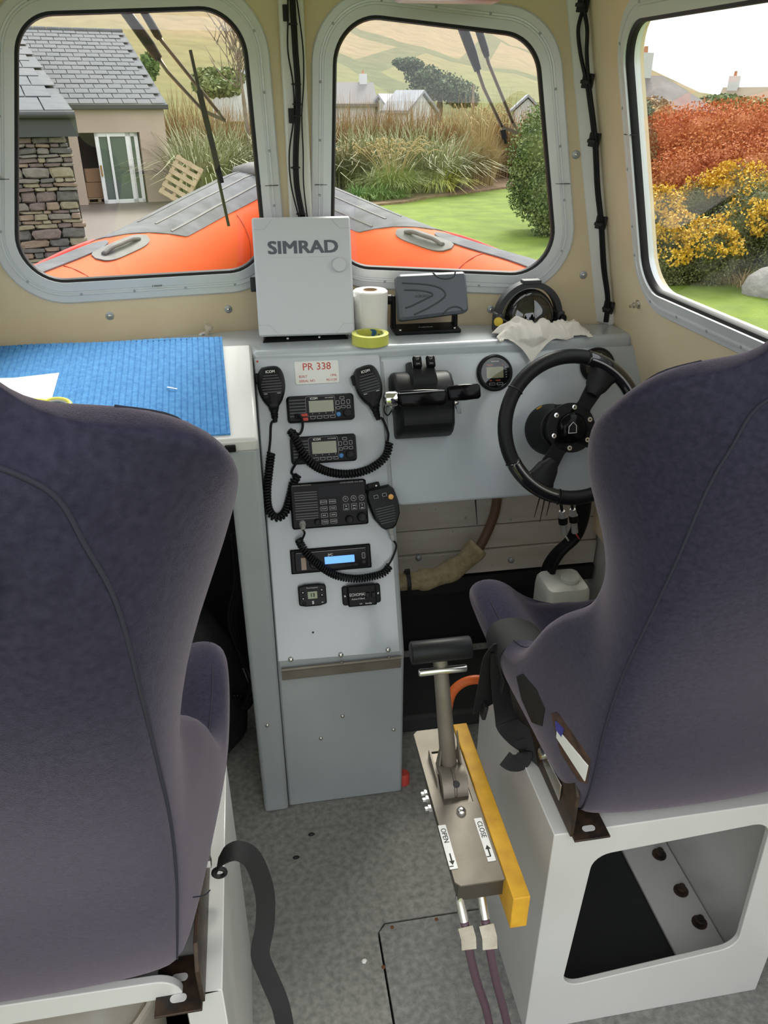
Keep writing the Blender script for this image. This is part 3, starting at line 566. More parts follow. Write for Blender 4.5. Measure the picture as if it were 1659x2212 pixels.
# heater thermostat
m, w, h = dev(645, 1262, 705, 1310, .02); M0 = PF @ T(m.x, m.y, .004)
t = thing('heater_control', 'small black heater control with green digital readout', 'thermostat', M0.translation)
op = [(-.5*w, -.42*h), (-.25*w, -.49*h), (.25*w, -.49*h), (.5*w, -.42*h), (.5*w, .42*h), (.25*w, .49*h), (-.25*w, .49*h), (-.5*w, .42*h)]
mb = MB(M0); mb.prism(op, 0, .018); obj('body', mb, M_BLKS, t, bev=.003)
Z = M0 @ T(0, 0, .0182); part('screen', Z, off(rr(w*.34, h*.32, .001), 0, h*.02), 0, .0008, mat('lcd_green', (.30, .36, .22), .3), t); text('13', .0115, Z @ T(0, h*.02, .001), M_RUB, t, bold=.03)
text('Thermosystem', .0044, Z @ T(0, h*.35, .0002), M_WTXT, t); text('S', .0095, Z @ T(0, -h*.32, .0002), M_WTXT, t, bold=.06)
for x, y, s in ((-.34, .16, '+'), (-.34, -.1, 'v'), (.34, .22, '='), (.34, -.03, '^')):
    mb = MB(Z @ T(w*x, h*y, 0)); mb.lathe([(.0042, -.001), (.0042, .0008), (.003, .0014)], 12); o = obj('button', mb, M_BLK, t, smooth=40); text(s, .007, Z @ T(w*x, h*y, .0016), M_WTXT, o, bold=.04)
mb = MB(Z @ T(-w*.32, -h*.33, 0)); mb.lathe([(.0048, -.001), (.0048, .001), (.003, .0016)], 12); obj('button', mb, M_BLK, t, smooth=40); text('801', .004, Z @ T(w*.35, -h*.34, .0003), M_WTXT, t)
# radar target enhancer switch box
m, w, h = dev(740, 1263, 823, 1308, .02); M0 = PF @ T(m.x, m.y, .004)
t = thing('switch_box', 'black radar enhancer switch box with two rocker switches', 'switch box', M0.translation)
part('flange', M0, rr(w, h*.92, .006), 0, .010, M_BLK, t, .002); part('body', M0, rr(w*.74, h, .003), 0, .024, M_BLK, t, .003)
Z = M0 @ T(0, 0, .0242); text('ECHOMAX', .0098, Z @ T(-w*.33, h*.07, .0002), M_WTXT, t, align='LEFT', sx=.85); text('Active-X-Band', .0058, Z @ T(-w*.28, -h*.13, .0002), M_WTXT, t, align='LEFT', sx=.9); text('Standby', .005, Z @ T(w*.15, -h*.38, .0002), M_WTXT, t); text('ON', .004, Z @ T(-w*.05, -h*.38, .0002), M_WTXT, t)
for x in (.135, .29): part('rocker', Z, off(rr(.0105, .0135, .001), x*w, h*.02), 0, .005, M_BLKS, t, .001, .15)
for x in (-.43, .43): screw(M0 @ V((x*w, 0, .010)), PN, .0036, t)
# ------------------------------------------------------------------ throttle
tm, w, h = dev(846, 800, 980, 944, .03); M0 = PF @ T(tm.x, tm.y, 0)
t = thing('throttle_control', 'black twin-lever throttle binnacle with chrome pivot', 'throttle', M0.translation)
def sec(y, hw, d, r=.012): return [(x, y, max(0, z)) for x, z in [(-hw, 0), (-hw, d*.6), (-hw+r*.4, d*.9), (-hw+r, d), (hw-r, d), (hw-r*.4, d*.9), (hw, d*.6), (hw, 0)]]
W2 = w/2
mb = MB(M0); mb.loft([sec(h*.50, W2*.84, .012), sec(h*.485, W2*.90, .03), sec(h*.42, W2*.98, .05), sec(h*.28, W2, .066), sec(h*.1, W2*.99, .078), sec(-h*.02, W2*.97, .075), sec(-h*.16, W2*.92, .086), sec(-h*.32, W2*.92, .082), sec(-h*.43, W2*.92, .062), sec(-h*.49, W2*.90, .03), sec(-h*.505, W2*.86, .008)]); obj('housing', mb, M_BLKS, t, smooth=40)
mb = MB(M0); hw = W2*.40; mb.loft([sec(h*.64, hw*.9, .02, .006), sec(h*.62, hw, .045, .006), sec(h*.5, hw*1.04, .062, .006), sec(h*.34, hw*1.12, .072, .006), sec(h*.24, hw*1.15, .068, .006)]); nk = obj('switch_tower', mb, M_BLKS, t, smooth=40)
for q in ((901, 783), (930, 782)):
    p = pv(*q, .058); Z = PF @ T(p.x, p.y, .056) @ RX(-.2)
    o = part('trim_switch', Z, rr(.021, .028, .005), 0, .005, M_BLKG, t, .001); part('rocker', Z, rr(.016, .022, .004), .005, .010, M_BLK, o, .0015); text('UP', .006, Z @ T(0, .005, .0105), M_KEYR, o); text('DN', .0055, Z @ T(0, -.006, .0105), M_KEYR, o)
hl = .125  # handle height above the panel
A = pm(862, 862, hl); B = pm(962, 858, hl); Cc = pm(968, 850, hl+.004); Dd = pm(1036, 845, hl+.004)
def grip(a, b, r, name, m):
    x = (b-a).normalized(); M_ = frame(a, x, (PN.cross(x)), PN); L = (b-a).length; mb = MB(M_)
    loops = []
    for f, k in ((0, .82), (.04, 1), (.5, 1.08), (.94, 1), (1, .78)): loops.append([(L*f, u*r*k, v*r*.62*k) for u, v in [(p[0], p[1]) for p in rr(2, 2, .6, 4)]])
    mb.loft(loops); return obj(name, mb, m, t, smooth=45)
grip(A, B, .0175, 'lever_grip', M_BLKG); grip(Cc, Dd, .0165, 'lever_grip', M_BLKG)
mb = MB(); mb.ribbon([pm(864, 850, hl+.012), pm(960, 843, hl+.012)], PY, .002, .0008); obj('grip_trim', mb, M_KEYR, t)
a = pm(845, 862, hl-.01); mb = MB(lookm(a-V((.016, 0, 0)), (1, 0, 0))); mb.lathe([(.010, 0), (.0165, .003), (.0175, .010), (.0175, .026), (.013, .032)], 20); obj('pivot_cap', mb, M_CHR, t, smooth=45)
a = pm(850, 875, .07); b2 = pm(846, 868, hl-.012); mb = MB(); mb.hexa([a+V((-.006, 0, 0))-PY*.014, a+V((.006, 0, 0))-PY*.014, a+V((.006, 0, 0))+PY*.014, a+V((-.006, 0, 0))+PY*.014], [b2+V((-.006, 0, 0))-PY*.014, b2+V((.006, 0, 0))-PY*.014, b2+V((.006, 0, 0))+PY*.014, b2+V((-.006, 0, 0))+PY*.014]); obj('lever_arm', mb, M_CHR, t, bev=.003)
a = pm(992, 880, .05); b2 = pm(985, 862, hl-.01); mb = MB(); mb.hexa([a+V((-.005, 0, 0))-PY*.016, a+V((.005, 0, 0))-PY*.016, a+V((.005, 0, 0))+PY*.016, a+V((-.005, 0, 0))+PY*.016], [b2+V((-.005, 0, 0))-PY*.012, b2+V((.005, 0, 0))-PY*.012, b2+V((.005, 0, 0))+PY*.012, b2+V((-.005, 0, 0))+PY*.012]); obj('lever_arm', mb, M_CHR, t, bev=.003)
mb = MB(lookm(pm(838, 885, .03), (0, 0, 1))); mb.M = I4; mb.tube(cr([pm(832, 870, .05), pm(830, 888, .05), pm(838, 897, .05), pm(847, 885, .06)], 5), .0018, 6); obj('wire', mb, M_BLKS, t, smooth=True)
mb = MB(M0); mb.box((0, -h*.455, .045), (w*.6, .0015, .012)); obj('cover_seam', mb, M_RUB, t)
# ------------------------------------------------------------------ gauges
def gauge(cx, cy, label, red, blank):
    p = pv(cx, cy, .01); M0 = PF @ T(p.x, p.y, 0)
    t = thing('engine_gauge', label, 'gauge', M0.translation, 'round engine gauges')
    mb = MB(M0); mb.lathe([(.0435, 0), (.0435, .008), (.040, .0125), (.036, .012), (.0345, .009)], 40); obj('bezel', mb, M_BLK, t, smooth=40)
    Z = M0 @ T(0, 0, .0092); mb = MB(Z); mb.lathe([(.035, 0), (.035, .0008)], 40); obj('dial', mb, M_BLKG, t)
    part('screen', Z, off(rr(.041, .026, .001), -.001, .0005), .001, .0016, mat('lcd_olive', (.26, .24, .13), .3) if not blank else mat('lcd_pale', (.30, .38, .52), .25), t)
    text('YAMAHA', .0048, Z @ T(0, .0265, .001), M_WTXT, t); text(red, .0056, Z @ T(-.013, .0182, .001), mat('orange_print', (.75, .14, .04), .5), t)
    text('SET', .004, Z @ T(-.012, -.0185, .001), MATS['orange_print'], t); text('MODE', .004, Z @ T(.006, -.0185, .001), MATS['orange_print'], t); text('x', .006, Z @ T(.019, .0182, .001), MATS['orange_print'], t)
    for k in range(5): part('scale_mark', Z, off(rr(.0025, .0014, .0004, 1), .0265, .012-k*.0058), .001, .0014, M_WTXT, t)
    for dx in (-.0095, .0095): o = part('button', Z, off(rr(.0155, .006, .0026), dx, -.0265), .001, .003, M_KEYR, t); part('button_face', Z, off(rr(.0135, .0042, .002), dx, -.0265), .003, .0034, M_BLK, o)
    mb = MB(Z); mb.lathe([(.0355, .004), (.0355, .0046)], 40); obj('lens', mb, M_GLASS, t)
gauge(1070, 805, 'round black tachometer gauge between throttle and wheel', 'TACH', False)
gauge(1293, 789, 'round black gauge half hidden behind wheel rim', 'SPEED', True)
# ------------------------------------------------------------------ steering wheel
hb = pv(1186, 928, .0); HB = PF @ T(hb.x, hb.y, 0); SO = .135
WF = HB @ T(0, 0, SO)
t = thing('steering_wheel', 'black three-spoke steering wheel in front of the grey dash', 'steering wheel', WF.translation)
RR = .158
mb = MB(WF); mb.torus(RR, .0165, T(0, 0, .012), 72, 14); obj('rim', mb, M_BLKS, t, smooth=True)
M_CARB = mat('glossy_rim_insert', (.01, .01, .012), .08, coat=1)
for a0, a1 in ((radians(205), radians(255)), (radians(25), radians(75))):
    mb = MB(WF); mb.torus(RR, .0172, T(0, 0, .012), 20, 14, a0, a1); obj('rim_insert', mb, M_CARB, t, smooth=True)
    mb = MB(WF); mb.torus(RR-.004, .0022, T(0, 0, .0285), 20, 6, a0+.05, a1-.05); obj('insert_line', mb, M_KEYR, t, smooth=True)
for a in (radians(205), radians(255), radians(25), radians(75), radians(145), radians(325)):
    mb = MB(WF); mb.torus(.0174, .0010, T(RR*cos(a), RR*sin(a), .012) @ RZ(a) @ RX(pi/2), 20, 5); obj('stitch_seam', mb, M_RUB, t, smooth=True)
for a in (radians(235), radians(55), radians(325)):
    mb = MB(WF @ RZ(a)); mb.prism([(.015, -.026), (.06, -.017), (.11, -.021), (RR-.004, -.035), (RR-.004, .035), (.11, .021), (.06, .017), (.015, .026)], -.001, .006); obj('spoke', mb, M_BLK, t, bev=.001)
    mb = MB(WF @ RZ(a)); pts = [(.085, -.012), (.105, -.024), (.13, -.030), (.152, -.042), (.158, -.03), (.158, .03), (.152, .042), (.13, .030), (.105, .024), (.085, .012)]; mb.loft([[(x, y, .000) for x, y in pts], [(x*.99+.001, y*.9, .016) for x, y in pts], [(x*.97+.004, y*.6, .021) for x, y in pts]]); obj('thumb_rest', mb, M_BLKS, t, smooth=50)
mb = MB(WF); mb.lathe([(.056, -.001), (.056, .006)], 40); pl2 = obj('hub_plate', mb, M_BLK, t, bev=.001)
mb = MB(WF); mb.lathe([(.034, .004), (.034, .012), (.029, .020), (.018, .024), (.0, .0245)], 32, cap=False); obj('horn_cap', mb, M_BLKG, t, smooth=50)
part('emblem', WF @ T(-.004, 0, .0235), [(-.012, -.012), (.010, -.012), (.012, .0), (.002, .014), (-.010, .012)], 0, .0012, M_BLK, t); 
mb = MB(WF); mb.tube([(-.016, -.012, .0248), (-.014, .002, .0252), (-.004, .012, .0252), (.003, .004, .0256), (.002, -.012, .0252), (-.016, -.012, .0248)], .0007, 5); obj('emblem_outline', mb, M_WTXT, t)
for k in range(6):
    a = radians(k*60+20); mb = MB(WF @ T(.046*cos(a), .046*sin(a), .006)); mb.lathe([(.0058, 0), (.0055, .0022), (.0026, .0024)], 14); o = obj('screw', mb, M_CHR, t, smooth=50); mb = MB(WF @ T(.046*cos(a), .046*sin(a), .006)); mb.lathe([(.0022, .002), (.0022, .0028)], 8); obj('socket', mb, M_RUB, o)
mb = MB(HB); mb.lathe([(.062, 0), (.062, .010), (.060, .018), (.052, .055), (.046, .070)], 40); cb_ = obj('column_base', mb, M_BLKS, t, smooth=40)
mb = MB(HB); mb.lathe([(.047, .068), (.047, .074), (.043, .078), (.040, .134)], 40); obj('boss', mb, M_BLK, t, smooth=40)
mb = MB(HB); mb.torus(.0465, .0035, T(0, 0, .073), 40, 8); mb.box((-.0, .05, .073), (.02, .012, .012)); obj('clamp', mb, M_RUB, t, smooth=40)
part('sticker', HB @ RZ(radians(118)) @ T(.060, 0, .017) @ RY(pi/2-.2), rr(.007, .014, .001), 0, .001, M_YEL, t)
# ================================================================== THINGS ON THE DASH
DZ = 1.142
# chart plotter with snap-on cover
b0 = atz(663, 736, DZ); tilt = radians(13)
M0 = frame((b0.x, b0.y+.03, DZ+.012), (1, 0, 0), (0, sin(tilt), cos(tilt)), (0, -cos(tilt), sin(tilt)))
def on(M_, x, y, h=0):
    N = M_.to_3x3() @ V((0, 0, 1)); p = M_.inverted() @ atp(x, y, M_ @ V((0, 0, h)), N); return V((p.x, p.y))
c = [on(M0, *q, .035) for q in ((560, 728), (767, 722), (756, 466), (543, 470))]
t = thing('plotter_display', 'chart plotter under light grey cover marked with dark maker name', 'display', b0)
mb = MB(M0); mb.loft([[(*p, h) for p in rquad(c, o, .006, 4)] for o, h in ((-.002, -.005), (0, 0), (0, .030), (-.004, .035))]); obj('cover', mb, M_COVER, t, smooth=35)
mb = MB(M0); mb.loft([[(*p, h) for p in rquad(c, o, .01, 4)] for o, h in ((-.03, -.05), (-.008, -.03), (-.006, -.004))]); obj('case', mb, M_BLK, t, smooth=35)
ct = (c[0]+c[1]+c[2]+c[3])/4; Z = M0 @ T(0, 0, .0352)
p = on(M0, 655, 535, .035); o = part('badge', Z, off(rr(.170, .040, .004), p.x, p.y), 0, .0006, mat('badge_grey', (.58, .60, .64), .3), t); text('SIMRAD', .0385, Z @ T(p.x, p.y, .0009), mat('badge_text', (.10, .11, .14), .5), o, bold=.035, sx=1.2)
p = on(M0, 732, 572, .035); mb = MB(Z @ T(p.x, p.y, 0)); mb.lathe([(.0165, 0), (.0165, .006), (.0145, .009), (.0, .0095)], 28, cap=False); obj('knob', mb, M_COVER, t, smooth=40)
M_LINE = mat('grey_line', (.42, .43, .46), .5)
for i, s_ in enumerate(((1, 1), (-1, 1), (-1, -1), (1, -1))):
    q = c[i]; pts = [(q.x+s_[0]*.001, q.y+s_[1]*.026), (q.x+s_[0]*.026, q.y+s_[1]*.026), (q.x+s_[0]*.045, q.y+s_[1]*.005)]
    mb = MB(Z); mb.tube([(x, y, 0) for x, y in pts], .0005, 4); obj('corner_line', mb, M_LINE, t)
mb = MB(); mb.hexa([(b0.x-.105, b0.y-.004, DZ), (b0.x+.10, b0.y-.004, DZ), (b0.x+.095, b0.y+.07, DZ), (b0.x-.1, b0.y+.07, DZ)], [(b0.x-.095, b0.y+.01, DZ+.010), (b0.x+.09, b0.y+.01, DZ+.010), (b0.x+.085, b0.y+.06, DZ+.012), (b0.x-.09, b0.y+.06, DZ+.012)]); o = obj('mount_base', mb, M_BLK, t, bev=.002)
for dx in (-.045, .03): screw(V((b0.x+dx, b0.y+.003, DZ+.006)), (0, -.5, 1), .0035, o)
mb = MB(M0); mb.box((c[0].x-.004, .115, -.014), (.014, .034, .022)); obj('side_knob', mb, M_RUB, t, bev=.003)
# paper roll
a = atz(806, 728, DZ); r = (atz(843, 722, DZ)-atz(769, 722, DZ)).length/2; top = aty(810, 628, a.y+.03).z
M_TISS = mat('tissue', (.78, .76, .72), .9, bump=.5, bscale=90, bdist=.004)
t = thing('paper_roll', 'white paper towel roll standing beside the chart plotter', 'paper roll', (a.x, a.y+r, DZ))
CM = T(a.x, a.y+r, DZ); Hh = top-DZ
mb = MB(CM); mb.lathe([(r, 0), (r, Hh-.003), (r-.003, Hh), (.018, Hh), (.018, 0)], 36, cap=False); obj('paper', mb, M_TISS, t, smooth=40)
mb = MB(CM); mb.lathe([(.0178, .002), (.0178, Hh+.001), (.016, Hh+.001), (.016, .002)], 24, cap=False); obj('cardboard_core', mb, mat('cardboard', (.40, .29, .18), .8), t, smooth=40)
mb = MB(CM); mb.loft([[(r*cos(a_)*k, r*sin(a_)*k, z) for a_, k in ((3.3, 1.0), (3.5, 1.02), (3.7, 1.03), (3.9, 1.015), (4.05, 1.0), (4.05, .99), (3.7, 1.0), (3.3, .99))] for z in (.002, Hh-.004)]); obj('loose_sheet', mb, M_TISS, t, smooth=True)
# yellow tape
a = atz(806, 752, DZ); r = (atz(846, 745, DZ)-atz(766, 745, DZ)).length/2
t = thing('adhesive_tape', 'roll of yellow tape in front of paper roll on dash', 'tape', (a.x, a.y+r, DZ)); CM = T(a.x, a.y+r, DZ)
mb = MB(CM); mb.lathe([(r, 0), (r, .024), (r-.010, .0245), (r-.010, 0)], 40, cap=False); obj('tape_wound', mb, mat('yellow_tape', (.60, .62, .11), .35), t, smooth=40)
mb = MB(CM); mb.lathe([(r-.010, 0), (r-.010, .0240), (r-.0125, .0240), (r-.0125, 0)], 40, cap=False); obj('core', mb, mat('tape_core_print', (.50, .50, .08), .5, var=(.02, .10, .22), vscale=70, sharp=6, detail=1), t, smooth=40)
# sonar display on its bracket
b0 = atz(925, 722, DZ); tilt = radians(22)
t = thing('sonar_display', 'dark grey covered sonar display on swivel bracket', 'display', b0)
M0 = frame((b0.x+.006, b0.y+.022, DZ+.035), V((1, .10, 0)).normalized(), V((0, sin(tilt), cos(tilt))), V((.10*cos(tilt), -cos(tilt), sin(tilt))).normalized())
c = [on(M0, *q, .025) for q in ((866, 692), (1014, 673), (1007, 585), (858, 592))]
mb = MB(M0); mb.loft([[(*p, h) for p in rquad(c, o, .010, 5)] for o, h in ((-.006, -.012), (0, -.006), (0, .018), (-.006, .025))]); cv = obj('cover', mb, M_DGREY, t, smooth=40)
mb = MB(M0); mb.loft([[(*p, h) for p in rquad(c, o, .010, 5)] for o, h in ((-.03, -.05), (-.012, -.035), (-.008, -.010))]); obj('case', mb, M_BLK, t, smooth=40)
Z = M0 @ T(0, 0, .0252); cw = (c[1]-c[0]).length; ch = (c[3]-c[0]).length; cm = (c[0]+c[1]+c[2]+c[3])/4
def arc(pts): return [(cm.x+x*cw, cm.y+y*ch, 0) for x, y in pts]
for pts in (((-.44, .28), (-.1, .22), (.1, .12), (.17, -.02), (.1, -.14), (-.1, -.3), (-.3, -.42)), ((-.42, .13), (-.2, .1), (-.05, .04), (-.02, -.02), (-.1, -.08), (-.32, -.22), (-.42, -.26)), ((.0, .47), (.08, .36), (.2, .32), (.3, .36), (.33, .47)), ((.12, -.44), (.2, -.34), (.3, -.30), (.38, -.34), (.42, -.42))):
    mb = MB(Z); mb.tube(cr(arc(pts), 6), .0020, 6); obj('moulded_ridge', mb, mat('ridge_dark', (.045, .05, .06), .5), cv, smooth=True)
text('FURUNO', .0085, Z @ T(cm.x-.17*cw, cm.y-.03*ch, .0002), MATS['ridge_dark'], cv, bold=.02)
mb = MB(); y0 = b0.y; mb.box((b0.x, y0+.035, DZ+.005), (.165, .075, .010)); bk = obj('bracket_base', mb, M_BLK, t, bev=.003)
text('FURUNO', .009, T(b0.x+.0, y0+.03, DZ+.0102), M_KEYR, bk)
for s_ in (-1, 1):
    mb = MB(); mb.hexa([(b0.x+s_*.078-.005, y0+.035, DZ+.004), (b0.x+s_*.078+.005, y0+.035, DZ+.004), (b0.x+s_*.078+.005, y0+.065, DZ+.004), (b0.x+s_*.078-.005, y0+.065, DZ+.004)], [(b0.x+s_*.078-.005, y0+.045, DZ+.085), (b0.x+s_*.078+.005, y0+.045, DZ+.085), (b0.x+s_*.078+.005, y0+.065, DZ+.085), (b0.x+s_*.078-.005, y0+.065, DZ+.085)]); obj('bracket_arm', mb, M_BLK, t, bev=.003)
    mb = MB(lookm((b0.x+s_*.083, y0+.055, DZ+.075), (s_, 0, 0))); mb.lathe([(.012, 0), (.012, .008), (.009, .011)], 12); obj('clamp_knob', mb, M_BLKS, t, smooth=40)
for s_ in (-1, 1): screw(V((b0.x+s_*.068, y0+.008, DZ+.010)), (0, 0, 1), .0035, bk)
# steering compass
yc_ = 1.812; cc = V((aty(1141, 690, yc_).x, yc_, DZ)); R0 = (aty(1212, 670, yc_)-aty(1070, 670, yc_)).length/2; htop = aty(1141, 612, yc_).z-DZ
t = thing('compass', 'black domed steering compass on the right of dash', 'compass', (cc.x, cc.y, DZ))
zb = .030; hh_ = htop-zb; CM = T(cc.x, cc.y, DZ+zb); rd = R0*.74
mb = MB(T(cc.x, cc.y, DZ)); mb.lathe([(R0*.86, 0), (R0*.9, .006), (R0*.9, zb-.004), (R0*.84, zb+.002), (rd, zb+.003)], 36); obj('base', mb, M_BLK, t, smooth=40)
mb = MB(CM); mb.lathe([(rd*cos(a), hh_*.84*sin(a)) for a in [pi/2*i/10 for i in range(10)]]+[(.0005, hh_*.84)], 36, cap=False); obj('dome', mb, glassmat('compass_glass', (.22, .23, .24), .12), t, smooth=True)
mb = MB(CM); mb.lathe([(rd*.5, .002), (rd*.84, .010), (rd*.86, .016), (rd*.4, .022), (.004, .022)], 36); card = obj('compass_card', mb, M_RUB, t, smooth=40)
for k in range(24):
    a = 2*pi*k/24; mb = MB(CM @ RZ(a)); mb.box((rd*.865, 0, .013), (.001, .0022, .007)); obj('tick', mb, mat('yellow_print', (.7, .6, .1), .5), card)
mb = MB(CM); arcp = [(R0*.93*cos(a), .006, hh_*.97*sin(a)) for a in [pi*i/28 for i in range(29)]]; mb.ribbon(arcp, (0, 1, 0), .026, .014); obj('hood', mb, mat('hood_grey', (.03, .031, .035), .5), t, smooth=40)
mb = MB(CM); mb.box((0, .004, hh_+.003), (.046, .024, .010)); obj('hood_clip', mb, MATS['hood_grey'], t, bev=.002)
for s_ in (-1, 1):
    mb = MB(); mb.box((cc.x+s_*R0*.93, cc.y, DZ+.024), (.020, .034, .048)); pv_ = obj('bracket', mb, MATS['hood_grey'], t, bev=.005)
    mb = MB(lookm((cc.x+s_*R0*.96, cc.y-.017, DZ+.030), (s_*.5, -1, 0))); mb.lathe([(.011, 0), (.011, .005), (.008, .007)], 14); obj('adjuster', mb, mat('adjuster_yellow', (.60, .42, .04), .5) if s_ < 0 else M_BLK, pv_, smooth=40)
# crumpled white cloth over the dash edge
M_CLOTH = mat('white_cloth', (.74, .70, .64), .9, bump=.3, bscale=200)
from mathutils import noise as NZ
rows = []; ny, nx = 34, 74
xl, xr_ = atz(1062, 722, DZ).x, atz(1256, 712, DZ).x; yb_, yf = 1.782, 1.730
def wr(u, v): # wrinkled height
    p = V((u*4.2, v*2.2, 1.7)); q = abs(NZ.noise(p))*1.0+abs(NZ.noise(p*2.3+V((u*2, -v*3, 4))))*.55+abs(NZ.noise(p*5.1))*.22; return q
for i in range(ny+1):
    v = i/ny; row = []
    for j in range(nx+1):
        u = j/nx; hang = max(0, 1-abs(u-.34)/.24); ends = min(1, u*6+.15)*min(1, (1-u)*5+.15)
        x = xl+(xr_-xl)*u+.010*NZ.noise(V((v*3, u*4, 9)))
        d = v*((yb_-yf)*(.80+.10*NZ.noise(V((u*5, 0, 2))))+.012+hang**1.3*.052)
        yy = yb_+.010*NZ.noise(V((u*4, 3, 0)))-d; bulge = sin(pi*min(1, v*(1.05+.5*hang)))**.7 if v*(1.05+.5*hang) < 1 else 0
        h = .002+ends*(.030*bulge*(1-.35*u)+.026*wr(u, v)*(.35+.65*bulge))
        if yy >= yf: P = V((x, yy, DZ+.0015+h))
        else: e = yf-yy; P = V((x, yf-.004-e*.42-h*.55, DZ+.001-e*.9+h*.45))
        row.append(P)
    rows.append(row)
mb = MB(); mb.loft(rows, cap=False, closed=False); o = obj('cloth', mb, M_CLOTH, None, smooth=True); sm = o.modifiers.new('thick', 'SOLIDIFY'); sm.thickness = .0015; tag(o, 'crumpled white cloth lying in front of the compass', 'cloth')

# ================================================================== UNDER THE DASH
M_BOARD = mat('old_white_board', (.60, .56, .50), .7, var=(.50, .45, .38), vscale=5, detail=8, stretch=(1, 1, 6))
wb2 = bpy.data.objects['wall_front.002']
zs = [aty(950, y, 1.93).z for y in (1040, 1143, 1194, 1243)]
for k in range(3):
    mb = MB(); mb.box((.64, 1.945, (zs[k]+zs[k+1])/2), (.70, .03 if k < 2 else .045, zs[k]-zs[k+1]-.003)); o = obj('board', mb, M_BOARD, wb2, bev=.002)
for x, y, r in ((904, 1205, .010), (1104, 1210, .010), (1008, 1122, .004), (1105, 1125, .004), (908, 1103, .002), (943, 1103, .002), (980, 1152, .002), (1064, 1222, .002)):
    a = aty(x, y, 1.92); screw(V((a.x, 1.929 if y < 1195 else 1.922, a.z)), (0, -1, 0), r, wb2, M_ALU2, 'bolt')
mb = MB(); mb.box((.64, 1.94, zs[3]-.03), (.70, .05, .05)); obj('dark_rail', mb, M_RUB, wb2)
mb = MB(); mb.box((.64, 1.80, .03), (.66, .28, .06)); tag(obj('floor_ledge', mb, mat('ledge_dark', (.03, .03, .03), .8), None, bev=.01), 'dark low ledge on floor beneath the helm', 'ledge')  # ledge in one even dark colour
for k in range(2):
    z = .80-.175*k; mb = MB(); mb.box((.985, 1.72, z-.06), (.025, .52, .17)); obj('board', mb, M_CREAM, wlr, bev=.003)
mb = MB(); P = [aty(*q, y) for q, y in (((1074, 1075), 1.90), ((1068, 1110), 1.88), ((1050, 1155), 1.85), ((1030, 1190), 1.83), ((1010, 1205), 1.83))]
hs = thing('drain_hose', 'brown rubber hose running into woven lagging under the dash', 'hose', P[0])
mb.tube(cr(P, 6), .014, 12); obj('hose', mb, mat('brown_hose', (.10, .05, .025), .5), hs, smooth=True)
mb = MB(); P = [aty(*q, y) for q, y in (((1034, 1180), 1.84), ((1000, 1215), 1.83), ((960, 1240), 1.82), ((915, 1252), 1.80), ((880, 1256), 1.79), ((845, 1258), 1.79))]
M_LAG = mat('woven_lagging', (.40, .33, .20), .95, var=(.26, .20, .11), vscale=60, bump=1, bscale=220, stretch=(1, 1, 1))
pp_ = cr(P, 6); mb.tube(pp_, [.030+.003*sin(i*.8) if i < 20 else .026 for i in range(len(pp_))], 14); obj('lagging', mb, M_LAG, hs, smooth=True)
a = P[4]; mb = MB(lookm(a-V((.006, 0, 0)), (1, .02, .01))); mb.lathe([(.029, 0), (.030, 0), (.030, .012), (.029, .012)], 20, cap=False); mb.box((0, .033, .006), (.012, .01, .014)); obj('hose_clip', mb, M_RUB, hs, smooth=40)
bn = thing('cable_bundle', 'thick black cable bundle with two grey plugs below wheel', 'cable', aty(1190, 1300, 1.8))
for k in range(5):
    P = [aty(x+k*5-10, y, 1.76-.01*k) for x, y in ((1262, 1060), (1258, 1110), (1240, 1160), (1205, 1195), (1185, 1230), (1178, 1280), (1182, 1340))]; mb = MB(); mb.tube(cr(P, 6), .009, 8); obj('strand', mb, M_BLK, bn, smooth=True)
for x, y in ((1214, 1128), (1237, 1124)):
    a = aty(x, y-24, 1.70); b = aty(x+5, y+26, 1.70); mb = MB(lookm(a, b-a)); L = (b-a).length; mb.lathe([(.008, 0), (.010, L*.2), (.012, L*.3), (.012, L*.5), (.009, L*.55), (.009, L)], 12); o = obj('plug', mb, MATS['grey_rubber'], bn, smooth=40)
    mb = MB(lookm(a, b-a)); mb.lathe([(.0125, L*.25), (.0128, L*.3), (.0128, L*.5), (.0125, L*.52)], 12); obj('collar', mb, M_BLK, o, smooth=40)
    mb = MB(); mb.tube(cr([a, aty(x-4, y-60, 1.72), aty(x, y-90, 1.74)], 5), .004, 6); obj('lead', mb, M_BLK, bn, smooth=True)
    mb = MB(); mb.tube(cr([b, aty(x+14, y+40, 1.71)], 3), .0025, 6); obj('wire', mb, M_RED if x > 1220 else M_WHITE, bn, smooth=True)
for x, y, l, d, lb in ((1027, 1088, 46, 4, 'lone black cable tie tail hanging left of the brown hose'), (1168, 1078, 40, -14, 'leftmost black cable tie tail under the wheel rim'), (1178, 1082, 46, -12, 'longest black cable tie tail under the wheel rim'), (1190, 1085, 30, -10, 'short black cable tie tail nearest the grey plugs')):
    mb = MB(); mb.tube([aty(x, y-10, 1.64), aty(x+d, y+l, 1.62)], [.0022, .0008], 5); tag(obj('cable_tie', mb, M_RUB), lb, 'cable tie', 'cable tie tails under the dash')
t = thing('washer_tank', 'translucent white plastic tank standing under the helm', 'tank', (aty(1225, 1300, 1.66).x, 1.66, 0))
a = aty(1222, 1262, 1.66); M_TANK = mat('milky_plastic', (.62, .63, .58), .4)
mb = MB(T(a.x, 1.68, 0)); mb.loft([[(*p, z) for p in rr(.125*k, .12*k, .02, 4)] for z, k in ((0, .95), (.01, 1), (a.z-.03, 1), (a.z-.008, .97), (a.z, .90))]); obj('tank', mb, M_TANK, t, smooth=40)
mb = MB(T(a.x+.02, 1.68, a.z-.002)); mb.lathe([(.026, 0), (.026, .012), (.023, .015), (.012, .014)], 24); obj('cap', mb, M_TANK, t, smooth=40)
